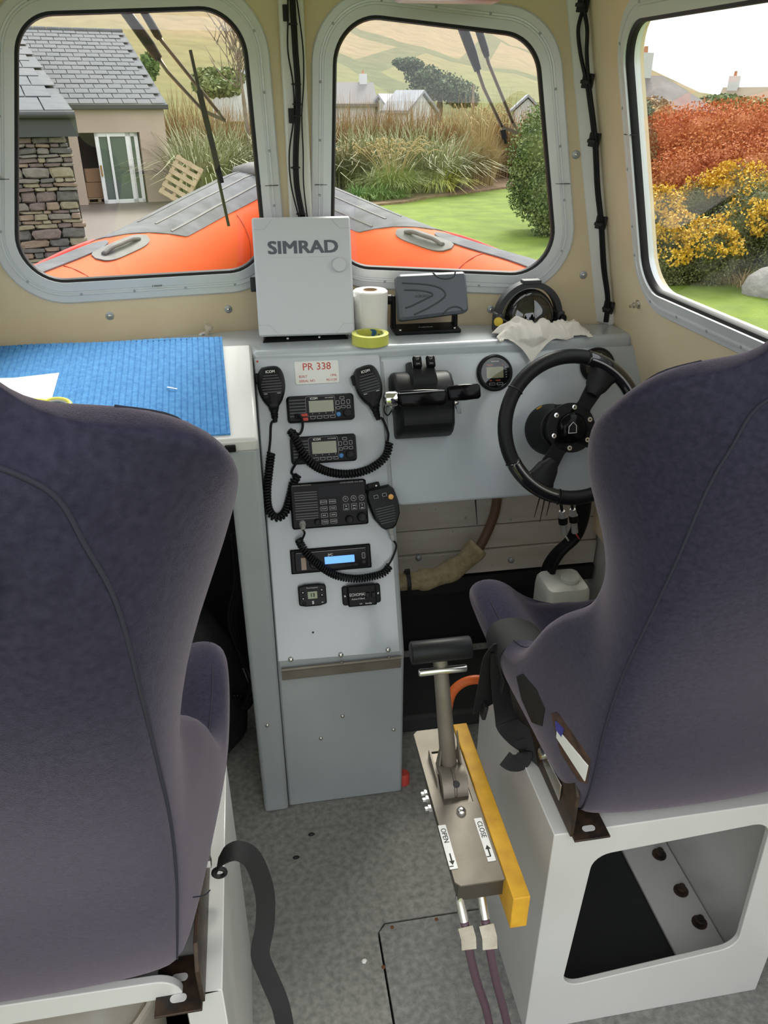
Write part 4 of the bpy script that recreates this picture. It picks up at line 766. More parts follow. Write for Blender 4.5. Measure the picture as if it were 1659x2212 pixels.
mb = MB(); P = [aty(*q, 1.33) for q in ((965, 1545), (975, 1500), (1000, 1475), (1035, 1468), (1070, 1480))]; mb.tube(cr(P, 6), .011, 10); tag(obj('orange_hose', mb, mat('orange_hose', (.80, .16, .03), .4), None, smooth=True), 'short loop of orange hose beside driver seat box', 'hose')
# dark clutter below the chart table
cl = thing('kit_bag', 'black kit bag stowed in the dark below the chart table', 'bag', (-.33, 1.7, 0))
mb = MB(T(-.36, 1.72, 0)); rnd = random.Random(5); loops = []
for z, k in ((0, .9), (.03, 1), (.2, 1.03), (.36, .95), (.44, .8), (.48, .5)): loops.append([(.24*k*cos(a)*(1+.06*sin(3*a+z*9)), .16*k*sin(a)*(1+.05*sin(5*a+z*20)), z) for a in [2*pi*i/24 for i in range(24)]])
mb.loft(loops); obj('bag', mb, mat('black_nylon', (.012, .012, .014), .6, bump=.5, bscale=40, bdist=.01), cl, smooth=True)
mb = MB(); mb.tube(cr([(-.45, 1.70, .44), (-.40, 1.62, .54), (-.32, 1.60, .54), (-.27, 1.68, .44)], 6), .01, 6); obj('carry_handle', mb, M_STRAP, cl, smooth=True)
for k in range(3):
    P = [aty(x+k*7, y, 1.62+.02*k) for x, y in ((500, 1150), (508, 1250), (494, 1340), (520, 1420), (540, 1480), (522, 1530), (505, 1500))]; mb = MB(); mb.tube(cr(P, 6), .004, 6); tag(obj('loose_cable', mb, M_BLK, None, smooth=True), ('nearest', 'middle', 'rearmost')[k]+' of three black cables looping left of the console column', 'cable', 'cables hanging below chart table')
a = atz(870, 1702, 0); mb = MB(T(a.x+.006, a.y+.02, 0)); mb.lathe([(.016, 0), (.016, .03), (.012, .036)], 16); tag(obj('red_cap', mb, M_RED, None, smooth=40), 'red plastic cap on the floor at console base', 'cap')
a = atz(787, 2078, 0); mb = MB(T(a.x, a.y, 0)); mb.loft([[(.007*k*cos(i), .006*k*sin(i*1.0), z) for i in range(6)] for z, k in ((0, .8), (.004, 1), (.008, .5))]); tag(obj('white_pebble', mb, M_WHITE, None, smooth=True), 'tiny white chip lying on the floor near the hatch', 'chip')
for q, lb in (((673, 1803), 'larger black crumb on grey floor in front of console'), ((640, 1853), 'smaller black crumb nearer the hanging seat belt')):
    a = atz(*q, 0); mb = MB(T(a.x, a.y, 0)); mb.loft([[(.009*k*cos(i), .005*k*sin(i), z) for i in range(6)] for z, k in ((0, 1), (.003, .9), (.005, .4))]); tag(obj('dirt_crumb', mb, M_RUB, None, smooth=True), lb, 'crumb', 'black crumbs on the floor')
# ================================================================== SEATS
ST = [ # back edge y, z, half-width | front tip y, z, half-width
 (.52, .02, .15, .545, .06, .20), (.51, 0, .19, .55, .115, .25), (.47, 0, .205, .51, .165, .275), (.36, 0, .21, .40, .185, .285), (.24, 0, .21, .28, .185, .285), (.12, -.005, .21, .19, .215, .285),
 (.025, -.010, .212, .13, .28, .285), (-.012, .03, .215, .085, .355, .285), (-.06, .15, .23, .03, .415, .278), (-.10, .30, .25, -.032, .465, .268), (-.145, .43, .265, -.035, .545, .254), (-.19, .545, .274, -.048, .620, .282),
 (-.23, .65, .28, -.075, .695, .328), (-.255, .74, .28, -.115, .765, .352), (-.265, .79, .27, -.165, .80, .358), (-.27, .822, .262, -.20, .838, .350), (-.273, .842, .245, -.215, .856, .318),
 (-.276, .856, .222, -.22, .860, .262), (-.279, .885, .207, -.22, .885, .234), (-.282, .92, .197, -.22, .92, .215), (-.29, .99, .178, -.225, .99, .19), (-.292, 1.06, .15, -.23, 1.06, .155), (-.287, 1.10, .10, -.245, 1.095, .10)]
def lean_in(bz): # the upper shell leans inboard
    q = max(0, min(1, (bz-.1)/.5)); return .09*q*q*(3-2*q)
def seat_mesh(O, zs, side):
    loops = []
    for si, (by, bz, a, ty, tz, w) in enumerate(ST):
        th_ = .135 if si < 6 else max(.098, .135-.018*(si-5)); pad = .105 if 1 < si < 6 else (.09 if si < 8 else .075)
        k_ = lean_in(bz); a -= k_; w -= k_; ox = side*k_; bz *= zs; tz *= zs
        B = V((0, by, bz)); Tt = V((0, ty, tz)); d = Tt-B; D = d.length; d.normalize()
        half = [(0, -.014), (a*.5, -.012), (a*.88, -.004), (a+.002, .014), (a+(w-a)*.55+.008, D*.52), (w, D-.032), (w-.014, D), (w-.45*th_, D+.004), (w-.8*th_, D*.86), (max(.04, w-th_), max(.05, D*.5)), (max(.03, a-th_-.02), min(pad, D*.55)), (0, min(pad-.01, D*.5))]
        full = half+[(-x, q) for x, q in half[-2:0:-1]]
        loops.append([O+V((x+ox, 0, 0))+B+d*q for x, q in full])
    mb = MB(); mb.loft(loops); return mb
def seat(O, label, side, zs=1):
    t = thing('helm_chair', label, 'chair', O, 'bucket chairs on white boxes')
    o = obj('upholstered_shell', seat_mesh(O, zs, side), M_FAB, t, smooth=True, sub=2)
    dg = bpy.context.evaluated_depsgraph_get(); ev = o.evaluated_get(dg); me = ev.to_mesh(); mw = o.matrix_world
    bpy.context.view_layer.update(); mw = o.matrix_world.copy()
    bv = BVHTree.FromPolygons([mw @ v.co for v in me.vertices], [list(p.vertices) for p in me.polygons]); ev.to_mesh_clear()
    for s_ in (-1, 1):
        P = []
        for by, bz, a, ty, tz, w in ST[6:18]:
            q, n, i, d = bv.find_nearest(O+V((side*lean_in(bz)+s_*(a-lean_in(bz)+.001), by, bz*zs))); P.append(q+n*.0003)
        mb = MB(); mb.tube(cr(P, 5), .0016, 5); obj('seam', mb, M_SEAM, t, smooth=True)
        P = []
        for by, bz, a, ty, tz, w in ST[2:17]:
            q, n, i, d = bv.find_nearest(O+V((side*lean_in(bz)+s_*(w-lean_in(bz)-.03), ty, tz*zs+.01))); P.append(q+n*.0002)
        mb = MB(); mb.tube(cr(P, 5), .0012, 5); obj('seam', mb, M_SEAM, t, smooth=True)
    # harness slots: dark plates in place of shaded openings in the upper back
    for s_ in (-.095, .095):
        q, n, i, d = bv.ray_cast(O+V((side*.09+s_, -1.2, .805)), V((0, 1, 0)))
        mb = MB(lookm(q, n)); mb.loft([[(*p, z) for p in rr(a_, b_, c_, 6)] for a_, b_, c_, z in ((.07, .085, .03, -.02), (.07, .085, .03, .003), (.06, .075, .026, .006), (.03, .04, .012, .006))]); obj('harness_slot_plate', mb, M_BLK, t, smooth=40)
    return t, bv
OL = V((-.368, .646, .624)); OR = V((.67, .82, .585))
sL, bvL = seat(OL, 'left purple-grey velour bucket chair beside the chart table', 1, 1.012)
sR, bvR = seat(OR, 'right purple-grey velour bucket chair behind steering wheel', -1)
def hitR(x, y, off_=.001, bv=None):
    d = ray(x, y).normalized(); q, n, i, dist = (bv or bvR).ray_cast(CC, d)
    if q is not None and n.dot(d) > 0: n = -n
    return (q+n*off_, n) if q else (None, None)
def patch(pix, off_, m, name, par, depth=.003, bv=None, sub=4):
    "thin patch following the seat surface"
    P = [];
    n = len(pix)
    for i in range(n):
        a, b = pix[i], pix[(i+1) % n]
        for k in range(sub): P.append((a[0]+(b[0]-a[0])*k/sub, a[1]+(b[1]-a[1])*k/sub))
    cx = sum(p[0] for p in P)/len(P); cy = sum(p[1] for p in P)/len(P)
    rings = []
    for f in (1, .7, .4, .1):
        r = []
        for x, y in P:
            q, nn = hitR(cx+(x-cx)*f, cy+(y-cy)*f, off_, bv)
            if q is None: return None
            r.append(q)
        rings.append(r)
    q, nn = hitR(cx, cy, off_, bv); lo = [p-nn*depth for p in rings[0]]
    mb = MB(); mb.loft([lo]+rings, cap=True); return obj(name, mb, m, par, smooth=50)
# dark patches for shaded openings in right seat: belt slot, storage slot with label
patch([(1117, 1462), (1130, 1455), (1160, 1490), (1178, 1530), (1172, 1568), (1150, 1560), (1128, 1510)], .0015, M_RUB, 'belt_slot_patch', sR)
M_BRN = mat('opening_brown', (.10, .05, .03), .9, var=(.03, .015, .01), vscale=60)
sp = patch([(1192, 1542), (1205, 1538), (1276, 1640), (1268, 1692), (1250, 1685), (1212, 1625)], .0015, M_BRN, 'side_opening_patch', sR)
patch([(1206, 1572), (1272, 1652), (1265, 1685), (1205, 1592)], .003, M_LABEL, 'paper_label', sR); patch([(1203, 1556), (1220, 1574), (1216, 1590), (1204, 1574)], .0034, mat('blue_print', (.05, .05, .30), .6), 'label_print', sR)
# loose thread on the left seat
q, n = hitR(415, 1938, .001, bvL)
if q: mb = MB(); mb.tube(cr([q, q+n*.006+V((.008, 0, .004)), q+n*.01+V((.012, 0, .014))], 4), .0008, 5); obj('loose_thread', mb, M_SEAM, sL)
# ------------------------------------------------------------------ seat boxes
def seat_box(x0, x1, y0, y1, H, hole, label):
    t = thing('seat_box', label, 'box', ((x0+x1)/2, (y0+y1)/2, 0), 'white moulded seat boxes')
    r = .022; BF = frame(((x0+x1)/2, y0, 0), (1, 0, 0), (0, 0, 1), (0, -1, 0)); w = (x1-x0)/2; th = .012
    outer = [(-w, 0), (w, 0), (w, H), (-w, H)]
    hl_ = [((p.x-(x0+x1)/2), p.z) for p in hole]; hl2 = rquad(hl_, 0, .035, 6)
    cx = sum(p[0] for p in hl2)/len(hl2); cy = sum(p[1] for p in hl2)/len(hl2); out = []
    for hx_, hy_ in hl2:
        dx, dy = hx_-cx, hy_-cy; best = 1e9
        for i in range(4):
            a = outer[i]; b = outer[(i+1) % 4]; ex_, ey_ = b[0]-a[0], b[1]-a[1]; den = dx*ey_-dy*ex_
            if abs(den) < 1e-12: continue
            tt = ((a[0]-cx)*ey_-(a[1]-cy)*ex_)/den; u = ((a[0]-cx)*dy-(a[1]-cy)*dx)/den
            if tt > 0 and -1e-9 <= u <= 1+1e-9: best = min(best, tt)
        out.append([cx+dx*best, cy+dy*best])
    for c_ in outer: i = min(range(len(out)), key=lambda k: hypot(out[k][0]-c_[0], out[k][1]-c_[1])); out[i] = list(c_)
    D = y1-y0
    mb = MB(BF); mb.loft([[(*p, -D) for p in out], [(*p, 0) for p in out], [(*p, 0) for p in hl2], [(*p, -th) for p in hl2], [(min(max(x, -w+th), w-th), min(max(z, .0), H-th), -th) for x, z in out], [(min(max(x, -w+th), w-th), min(max(z, .0), H-th), -D) for x, z in out]], cap=False)
    n_ = len(out); b_ = len(mb.v); mb.f.append(list(range(n_)))
    o = obj('box_shell', mb, M_GRP, t, bev=.016, seg=3); return t
hr = [aty(*q, .81) for q in ((1212, 2135), (1592, 2045), (1668, 1775), (1283, 1850))]
bR = seat_box(.42, .925, .81, 1.235, .575, hr, 'white seat box with open back under the right seat')
zl = .646
hl_p = [aty(*q, zl) for q in ((372, 2420), (372, 2119), (-40, 2172))]
hl2_ = [V((-.60, zl, .10)), V((aty(390, 2140, zl).x+.0, zl, .10)), V((aty(388, 2110, zl).x, zl, aty(380, 2117, zl).z)), V((-.60, zl, aty(0, 2170, zl).z))]
bL = seat_box(-.625, -.115, zl, 1.06, .575, hl2_, 'white seat box with open back under the left seat')
# inside the right box: dark floor sheet and bolted flange
mb = MB(); mb.prism([(.445, .83), (.79, .83), (.79, 1.22), (.445, 1.22)], .001, .006); tag(obj('box_floor_sheet', mb, mat('dark_sheet', (.014, .016, .016), .9, bump=.6, bscale=300)), 'dark sheet on the floor inside the right seat box', 'mat')
mb = MB(); mb.box((.852, 1.02, .006), (.118, .38, .012)); fo = obj('bolted_flange', mb, M_GRP, bR, bev=.003)
for x, y in ((1425, 1842), (1472, 1920), (1515, 1988)):
    a = atz(x, y, .02); mb = MB(T(min(a.x, .88), a.y, .012)); mb.lathe([(.017, 0), (.017, .003), (.011, .004), (.011, .012), (.007, .014), (.007, .020)], 6 if False else 14); obj('bolt', mb, M_RUST, fo, smooth=40)
# bucket inside the left box
bk_ = thing('bucket', 'white plastic bucket stowed inside the left seat box', 'bucket', (-.40, .80, 0))
M_BKT = mat('dirty_white', (.62, .60, .54), .6, var=(.5, .45, .36), vscale=14, detail=8)
mb = MB(T(-.395, .83, 0)); mb.lathe([(.13, 0), (.15, .36), (.152, .365)], 40); obj('tub', mb, M_BKT, bk_, smooth=40)
mb = MB(T(-.395, .83, .362)); mb.lathe([(.152, 0), (.16, .0), (.162, .016), (.156, .018), (.152, .008), (.01, .008)], 40); obj('lid', mb, M_BKT, bk_, smooth=40)
mb = MB(T(-.395, .83, .366)); mb.torus(.150, .006, None, 40, 6); obj('lid_seal', mb, mat('tan_seal', (.45, .40, .30), .8), bk_, smooth=True)
# steel seat rails
def rail(pxs, x, y0, y1, z0, z1, slots, label):
    t = thing('seat_rail', label, 'bracket', (x, (y0+y1)/2, z0), 'rusty seat rails')
    mb = MB(); mb.hexa([(x-.003, y0, z0), (x-.003, y1, z0), (x-.003, y1, z1*.96), (x-.003, y0+.02, z1), (x-.003, y0, z1-.03)], [(x+.003, y0, z0), (x+.003, y1, z0), (x+.003, y1, z1*.96), (x+.003, y0+.02, z1), (x+.003, y0, z1-.03)]); obj('side_plate', mb, M_RUST, t, bev=.001)
    s_ = 1 if x > 0 else -1
    fx0, fx1 = x, x+s_*.062; L = .078 if len(slots) > 1 else .06
    mb = MB(); outer_ = [(min(fx0, fx1), y0-.012), (max(fx0, fx1), y0-.012), (max(fx0, fx1), y0-.012+L), (min(fx0, fx1), y0-.012+L)]
    mb.prism(outer_, z0, z0+.004); fl_ = obj('foot_flange', mb, M_RUST, t, bev=.001)
    for cx_, cy_ in slots: part('slot', T(x+s_*cx_, y0-.012+cy_, z0+.004), rr(.022, .011, .0055, 4), -.001, .0008, M_GRP, fl_)
    return t
rR = rail(None, .446, .80, 1.20, .578, .70, [(.032, .02)], 'rusty black seat rail along left edge of the right box')
rL = rail(None, -.140, .632, 1.03, .578, .675, [(.032, .02), (.032, .048)], 'rusty black seat rail along right edge of the left box')
# belt anchor on the right rail
a = V((.457, 1.0, .635)); mb = MB(lookm(V((.442, .93, .635)), (-1, 0, 0))); mb.lathe([(.020, 0), (.020, .003), (.010, .004), (.010, .010), (.006, .012)], 16); obj('anchor_bolt', mb, M_STEELB, rR, smooth=40)
mb = MB(lookm(V((.442, .90, .625)), (-1, 0, 0))); mb.prism([(-.03, -.012), (.05, -.018), (.05, .018), (-.03, .012)], 0, .003); obj('anchor_tab', mb, M_STEELB, rR, bev=.001)
mb = MB(lookm(V((-.136, .80, .64)), (1, 0, 0))); mb.lathe([(.009, 0), (.009, .008), (.005, .009)], 6); obj('bolt', mb, M_STEELB, rL)
# ------------------------------------------------------------------ belts
bt = thing('seat_belt', 'black seat belt wrapped over the right seat bolster', 'belt', (.40, 1.1, .6))
def belt(pix, name, w, par, off_=.004, side=None, th=.0018):
    P = []; Sd = []
    for q in pix:
        if len(q) == 2: p, n = hitR(*q, off_)
        else: p, n = aty(q[0], q[1], q[2]), None
        if p is None: p = aty(q[0], q[1], 1.1)
        P.append(p); 
    P = cr(P, 6); mb = MB(); mb.ribbon(P, side or V((0, 1, .15)), w, th); return obj(name, mb, M_STRAP, par, smooth=40)
# strap over the bolster: follows the bolster in a plane y = const, then drops
def over(yc, x_out, name, zend, dy=0):
    P = []
    for k in range(13):
        ang = radians(150-k*12); o_ = V((.41, yc+dy*k/12, .70)); d_ = V((-cos(radians(25+k*11)), 0, sin(radians(25+k*11))))
        q, n, i, dist = bvR.ray_cast(o_+d_*.5, -d_)
        if q: P.append(q+n*.004)
    low = P[0]; P = [low+V((-.003, 0, -.03))]+P; P = cr(P, 4); mb = MB(); mb.ribbon(P, V((0, 1, 0)), .048, .002); return obj(name, mb, M_STRAP, bt, smooth=40)
over(1.075, 0, 'webbing', .60); over(1.105, 0, 'webbing', .57, .01)
mb = MB(); P = cr([aty(1080, 1388, 1.09), aty(1066, 1410, 1.09), aty(1058, 1450, 1.09), aty(1049, 1495, 1.10), aty(1043, 1532, 1.10)], 6); mb.ribbon(P, V((.85, .5, .15)), .056, .002); obj('hanging_webbing', mb, M_STRAP, bt, smooth=40)
a = aty(1044, 1520, 1.10); mb = MB(T(*a) @ RY(.15)); mb.box((0, 0, -.008), (.008, .042, .032)); obj('end_fold', mb, M_STRAP, bt, bev=.002)
mb = MB(); P = cr([aty(1082, 1405, 1.085), aty(1080, 1450, 1.08), aty(1084, 1510, 1.07), aty(1095, 1560, 1.05), aty(1115, 1585, 1.02), aty(1145, 1605, .99), aty(1180, 1635, .96), aty(1200, 1660, .94)], 6); Sd = [V((.95-.55*min(1, i/24), .35+.4*min(1, i/24), .15+.6*min(1, i/24))) for i in range(len(P))]; mb.ribbon(P, Sd, .046, .002); obj('webbing', mb, M_STRAP, bt, smooth=40)
mb = MB(); P = cr([aty(1128, 1598, 1.0), aty(1135, 1625, .98), aty(1125, 1645, .97), aty(1105, 1648, .97), aty(1090, 1638, .98)], 6); mb.ribbon(P, V((.2, 1, .6)), .03, .002); obj('belt_tail', mb, M_STRAP, bt, smooth=40)
b2 = thing('seat_belt', 'black seat belt hanging from left seat rail to the floor', 'belt', (-.09, .8, 0))
P = cr([aty(470, 1870, .80), aty(485, 1848, .80), aty(515, 1838, .80), aty(548, 1860, .80), aty(572, 1930, .80), aty(572, 2000, .79), aty(562, 2060, .77), aty(580, 2110, .75), aty(605, 2170, .72), aty(618, 2230, .70)], 6)
Sd = [V((.25, 1, .2)) if i < 16 else V((1, .35-.02*(i-16), .1)) for i in range(len(P))]
for i in range(12, 22): k = (i-12)/10; Sd[i] = V((.25+.75*k, 1-.6*k, .2))
mb = MB(); mb.ribbon(P, Sd, .030, .002); obj('webbing', mb, M_STRAP, b2, smooth=40)
mb = MB(); mb.torus(.009, .0035, T(*aty(474, 1885, .80)) @ RX(pi/2), 16, 8); obj('belt_eye', mb, M_RUB, b2, smooth=True)
# ------------------------------------------------------------------ lever unit
PZ = .555
A_ = [atz(*q, PZ) for q in ((975, 1932), (1083, 1885), (1000, 1568), (903, 1578))]
x0 = (A_[0].x+A_[3].x)/2; x1 = (A_[1].x+A_[2].x)/2; y0 = (A_[0].y+A_[1].y)/2; y1 = (A_[2].y+A_[3].y)/2
cxp = (x0+x1)/2; LF = T(cxp, y0, PZ); lw = x1-x0; ll = y1-y0
lv = thing('fuel_cutoff_lever', 'stainless steel lever unit with black handle beside right seat box', 'lever', (cxp, (y0+y1)/2, .45))
dz0 = ll*.46; dz1 = ll*.83; dw = lw*.30
pts = rr(lw, ll, .010, 4); pts = off(pts, 0, ll/2)
for nm, poly in (('top_plate', [(-lw/2+.008, 0), (lw/2-.008, 0), (lw/2, .008), (lw/2, dz0), (-lw/2, dz0), (-lw/2, .008)]), ('top_plate', [(-lw/2, dz1), (lw/2, dz1), (lw/2, ll-.008), (lw/2-.008, ll), (-lw/2+.008, ll), (-lw/2, ll-.008)]), ('top_plate', [(-lw/2, dz0), (-dw, dz0), (-dw, dz1), (-lw/2, dz1)]), ('top_plate', [(dw, dz0), (lw/2, dz0), (lw/2, dz1), (dw, dz1)])):
    mb = MB(LF); mb.prism(poly, -.003, 0); obj(nm, mb, M_STEEL, lv)
mb = MB(LF); mb.box((0, ll/2, -.024), (lw-.012, ll-.012, .042)); hs_ = obj('housing', mb, mat('stainless_dark', (.16, .14, .12), .45, .8), lv)
dy = (dz0+dz1)/2-.012
mb = MB(lookm(LF @ V((-dw+.004, dy, -.008)), (1, 0, 0))); mb.lathe([(.036, 0), (.036, dw-.007), (.034, dw-.005), (.034, dw-.003), (.036, dw-.001), (.036, 2*dw-.008)], 32); obj('drum', mb, M_STEEL, lv, smooth=40)
mb = MB(lookm(LF @ V((.002, dy-.024, .017)), (0, -.75, .66))); mb.lathe([(.006, 0), (.006, .0035)], 12); obj('drum_hole', mb, M_RUB, lv)
for s_ in (-1, 1): mb = MB(LF); mb.hexa([(s_*dw-.0018, dz0+.006, -.03), (s_*dw-.0018, dz1-.006, -.03), (s_*dw-.0018, dz1-.01, .018), (s_*dw-.0018, dy, .012)], [(s_*dw+.0018, dz0+.006, -.03), (s_*dw+.0018, dz1-.006, -.03), (s_*dw+.0018, dz1-.01, .018), (s_*dw+.0018, dy, .012)]); obj('cheek', mb, M_STEEL, lv)
LB = LF @ V((0, dy+.022, .012)); hy_ = LB.y+.02; HT = aty(953, 1404, hy_); HX = HT.x
LT = V((HX-.002, hy_, HT.z-.012))
mb = MB(); mb.tube([LB, LT], [.0155, .0125], 16); obj('lever_tube', mb, M_STEEL, lv, smooth=40)
mb = MB(); up_ = (LT-LB).normalized()
for s_ in (-1, 1): mb.hexa([LB+V((s_*.02, -.012, -.01)), LB+V((s_*.02, .012, -.01)), LB+V((s_*.011, .004, .085))], [LB+V((s_*.024, -.012, -.01)), LB+V((s_*.024, .012, -.01)), LB+V((s_*.014, .004, .085))])
mb.box(LB+V((0, 0, -.004)), (.052, .028, .012)); obj('lever_yoke', mb, M_STEEL, lv, bev=.001)
a, b = aty(888, 1410, hy_), aty(1016, 1398, hy_); b.z = a.z = (a.z+b.z)/2; b.y = a.y
mb = MB(lookm(a, b-a)); Lh = (b-a).length; mb.lathe([(.0185, 0), (.0195, .002), (.0195, Lh-.002), (.0185, Lh)], 28); obj('handle_grip', mb, M_BLKS, lv, smooth=40)
mb = MB(lookm(a-V((.0008, 0, 0)), b-a)); mb.lathe([(.0165, 0), (.0165, .001)], 24); obj('grip_end', mb, M_BLK, lv)
a, b = aty(905, 1453, hy_-.014), aty(1008, 1443, hy_-.014); b.z = a.z = (a.z+b.z)/2
mb = MB(lookm(a, b-a)); Lh = (b-a).length; mb.lathe([(.0055, 0), (.0065, .0015), (.0065, Lh-.0015), (.0055, Lh)], 14); obj('cross_pin', mb, M_STEELB, lv, smooth=40)
screw(LF @ V((0, ll*.405, 0)), (0, 0, 1), .0085, lv, M_STEELB, 'bolt')
for dy_ in (.50, .56, .60): mb = MB(lookm(LF @ V((-lw/2, ll*dy_, -.02)), (-1, 0, 0))); mb.lathe([(.007, 0), (.007, .006), (.004, .007), (.004, .012)], 6); obj('side_bolt', mb, M_STEELB, lv)
def sticker(px, py, s, up):
    q = LF.inverted() @ atz(px, py, PZ); M_ = LF @ T(q.x, q.y, .0004) @ RZ(-pi/2)
    o = part('sticker', M_, rr(.086, .0135, .0008, 1), 0, .0006, M_LABEL, lv); text(s, .0125, M_ @ T(-.036, 0, .0008), M_RUB, o, align='LEFT', ext=.0002, sx=.9)
    d = -1 if up else 1; xa_ = .024
    part('arrow', M_, off([(-.010*1, -.0012), (.004, -.0012), (.004, -.0045), (.012, 0), (.004, .0045), (.004, .0012), (-.010, .0012)] if not up else [(.010, .0012), (-.004, .0012), (-.004, .0045), (-.012, 0), (-.004, -.0045), (-.004, -.0012), (.010, -.0012)], xa_, 0), .0006, .0009, M_RUB, o)
    part('arrow_tail', M_, off(rr(.0016, .007, .0002, 1), xa_+(.010 if up else .014), -.003), .0006, .0009, M_RUB, o)
sticker(967, 1829, 'OPEN', False); sticker(1047, 1813, 'CLOSE', True)
# cables leaving the lever unit
for k, (x, y, pts, xt) in enumerate(((993, 1945, [(1003, 1990), (1013, 2050), (1030, 2120), (1050, 2180), (1062, 2240)], 1010), (1040, 1935, [(1048, 1985), (1058, 2050), (1072, 2120), (1088, 2180), (1102, 2240)], 1050))):
    t = thing('control_cable', ('left' if k == 0 else 'right')+' of two purple control cables leaving the lever unit', 'cable', atz(pts[-1][0], pts[-1][1], 0), 'control cables of the lever unit')
    zz = [.50, .47, .40, .28, .16, .05]; q0_ = atz(x, y-12, .515); P = [atz(*p_, z) for p_, z in zip([(x, y)]+pts, [.505, .48, .42, .32, .22, .12])]
    mb = MB(); mb.tube([q0_, P[0], P[1]], [.0065, .0075, .008], 12); obj('ferrule', mb, M_STEELB, t, smooth=40)
    mb = MB(); mb.tube(cr(P[1:], 6), .0075, 10); obj('sheath', mb, mat('purple_cable', (.10, .055, .075), .5), t, smooth=True)
    d_ = P[2]-P[1]; c_ = P[1]+d_*.5; s2 = d_.cross(CF).normalized()
    mb = MB(); mb.ribbon([P[1]+d_*.1-CF*.009, c_-CF*.0105+s2*.002, P[2]-d_*.1-CF*.009], s2, .024, .001); mb.tube([P[1]+d_*.12, P[2]-d_*.15], .0085, 10); obj('tape_flag', mb, mat('dirty_tape', (.60, .55, .47), .7, var=(.4, .35, .28), vscale=40), t)
# yellow wooden batten between lever and box
A_ = [atz(*q, PZ+.006) for q in ((1080, 1948), (1118, 1940), (1030, 1558), (1002, 1562))]
bx0 = (A_[0].x+A_[3].x)/2; bx1 = min(.418, (A_[1].x+A_[2].x)/2); by0 = (A_[0].y+A_[1].y)/2; by1 = (A_[2].y+A_[3].y)/2
mb = MB(); mb.box(((bx0+bx1)/2, (by0+by1)/2, PZ-.03), (bx1-bx0, by1-by0, .072)); tag(obj('wooden_batten', mb, M_YEL, None, bev=.0015), 'yellow painted wooden batten fixed along the right seat box', 'batten')
# ================================================================== OUTSIDE
GZ = -1.06
def G(x, y): return atz(x, y, GZ)
M_LAWN = mat('lawn', (.09, .145, .006), .9, var=(.155, .22, .012), vscale=1.6, bump=.8, bscale=30, bdist=.05, detail=9)
def hillmat():
    m = bpy.data.materials.new('hillside'); m.use_nodes = True; n = m.node_tree; b = n.nodes['Principled BSDF']; b.inputs['Roughness'].default_value = 1; b.inputs['Specular IOR Level'].default_value = .1
    tc = n.nodes.new('ShaderNodeTexCoord'); geo = n.nodes.new('ShaderNodeSeparateXYZ'); n.links.new(tc.outputs['Object'], geo.inputs[0])
    nz = n.nodes.new('ShaderNodeTexNoise'); nz.inputs['Scale'].default_value = .018; nz.inputs['Detail'].default_value = 8; n.links.new(tc.outputs['Object'], nz.inputs['Vector'])
    ad = n.nodes.new('ShaderNodeMath'); ad.operation = 'MULTIPLY_ADD'; n.links.new(nz.outputs['Fac'], ad.inputs[0]); ad.inputs[1].default_value = 30; n.links.new(geo.outputs['Z'], ad.inputs[2])
    mr = n.nodes.new('ShaderNodeMapRange'); mr.inputs['From Min'].default_value = 12; mr.inputs['From Max'].default_value = 30; n.links.new(ad.outputs[0], mr.inputs['Value'])
    r = n.nodes.new('ShaderNodeValToRGB'); e = r.color_ramp.elements; e[0].position = 0; e[0].color = (.11, .145, .04, 1); e[1].position = 1; e[1].color = (.25, .185, .10, 1); q = e.new(.45); q.color = (.17, .165, .065, 1); n.links.new(mr.outputs[0], r.inputs['Fac'])
    vo = n.nodes.new('ShaderNodeTexVoronoi'); vo.feature = 'DISTANCE_TO_EDGE'; vo.inputs['Scale'].default_value = .02
    mp = n.nodes.new('ShaderNodeMapping'); mp.inputs['Scale'].default_value = (1, .45, 1); mp.inputs['Rotation'].default_value = (0, 0, .5); n.links.new(tc.outputs['Object'], mp.inputs[0]); n.links.new(mp.outputs[0], vo.inputs['Vector'])
    lt = n.nodes.new('ShaderNodeMath'); lt.operation = 'LESS_THAN'; lt.inputs[1].default_value = .05; n.links.new(vo.outputs['Distance'], lt.inputs[0])
    n2 = n.nodes.new('ShaderNodeTexNoise'); n2.inputs['Scale'].default_value = .35; n2.inputs['Detail'].default_value = 10; n.links.new(tc.outputs['Object'], n2.inputs['Vector'])
    mu = n.nodes.new('ShaderNodeMath'); mu.operation = 'MULTIPLY'; n.links.new(lt.outputs[0], mu.inputs[0]); mu.inputs[1].default_value = .75
    mx = n.nodes.new('ShaderNodeMix'); mx.data_type = 'RGBA'; n.links.new(mu.outputs[0], mx.inputs[0]); n.links.new(r.outputs['Color'], mx.inputs[6]); mx.inputs[7].default_value = (.10, .11, .05, 1)
    m2 = n.nodes.new('ShaderNodeMix'); m2.data_type = 'RGBA'; m2.blend_type = 'MULTIPLY'; m2.inputs[0].default_value = .75; n.links.new(mx.outputs[2], m2.inputs[6]); n.links.new(n2.outputs['Color'], m2.inputs[7])
    r2 = n.nodes.new('ShaderNodeValToRGB'); r2.color_ramp.elements[0].color = (.35, .36, .34, 1); r2.color_ramp.elements[1].color = (1.2, 1.2, 1.2, 1); n.links.new(n2.outputs['Fac'], r2.inputs['Fac']); n.links.new(r2.outputs['Color'], m2.inputs[7])
    n.links.new(m2.outputs[2], b.inputs['Base Color']); return m
def ridge(az):
    e = .41*(30.8-az); e = max(0, min(15, e))
    if az < -40: e = max(0, 15-(-40-az)*.25)
    if az > 60: e = min(4, (az-60)*.05)
    return e
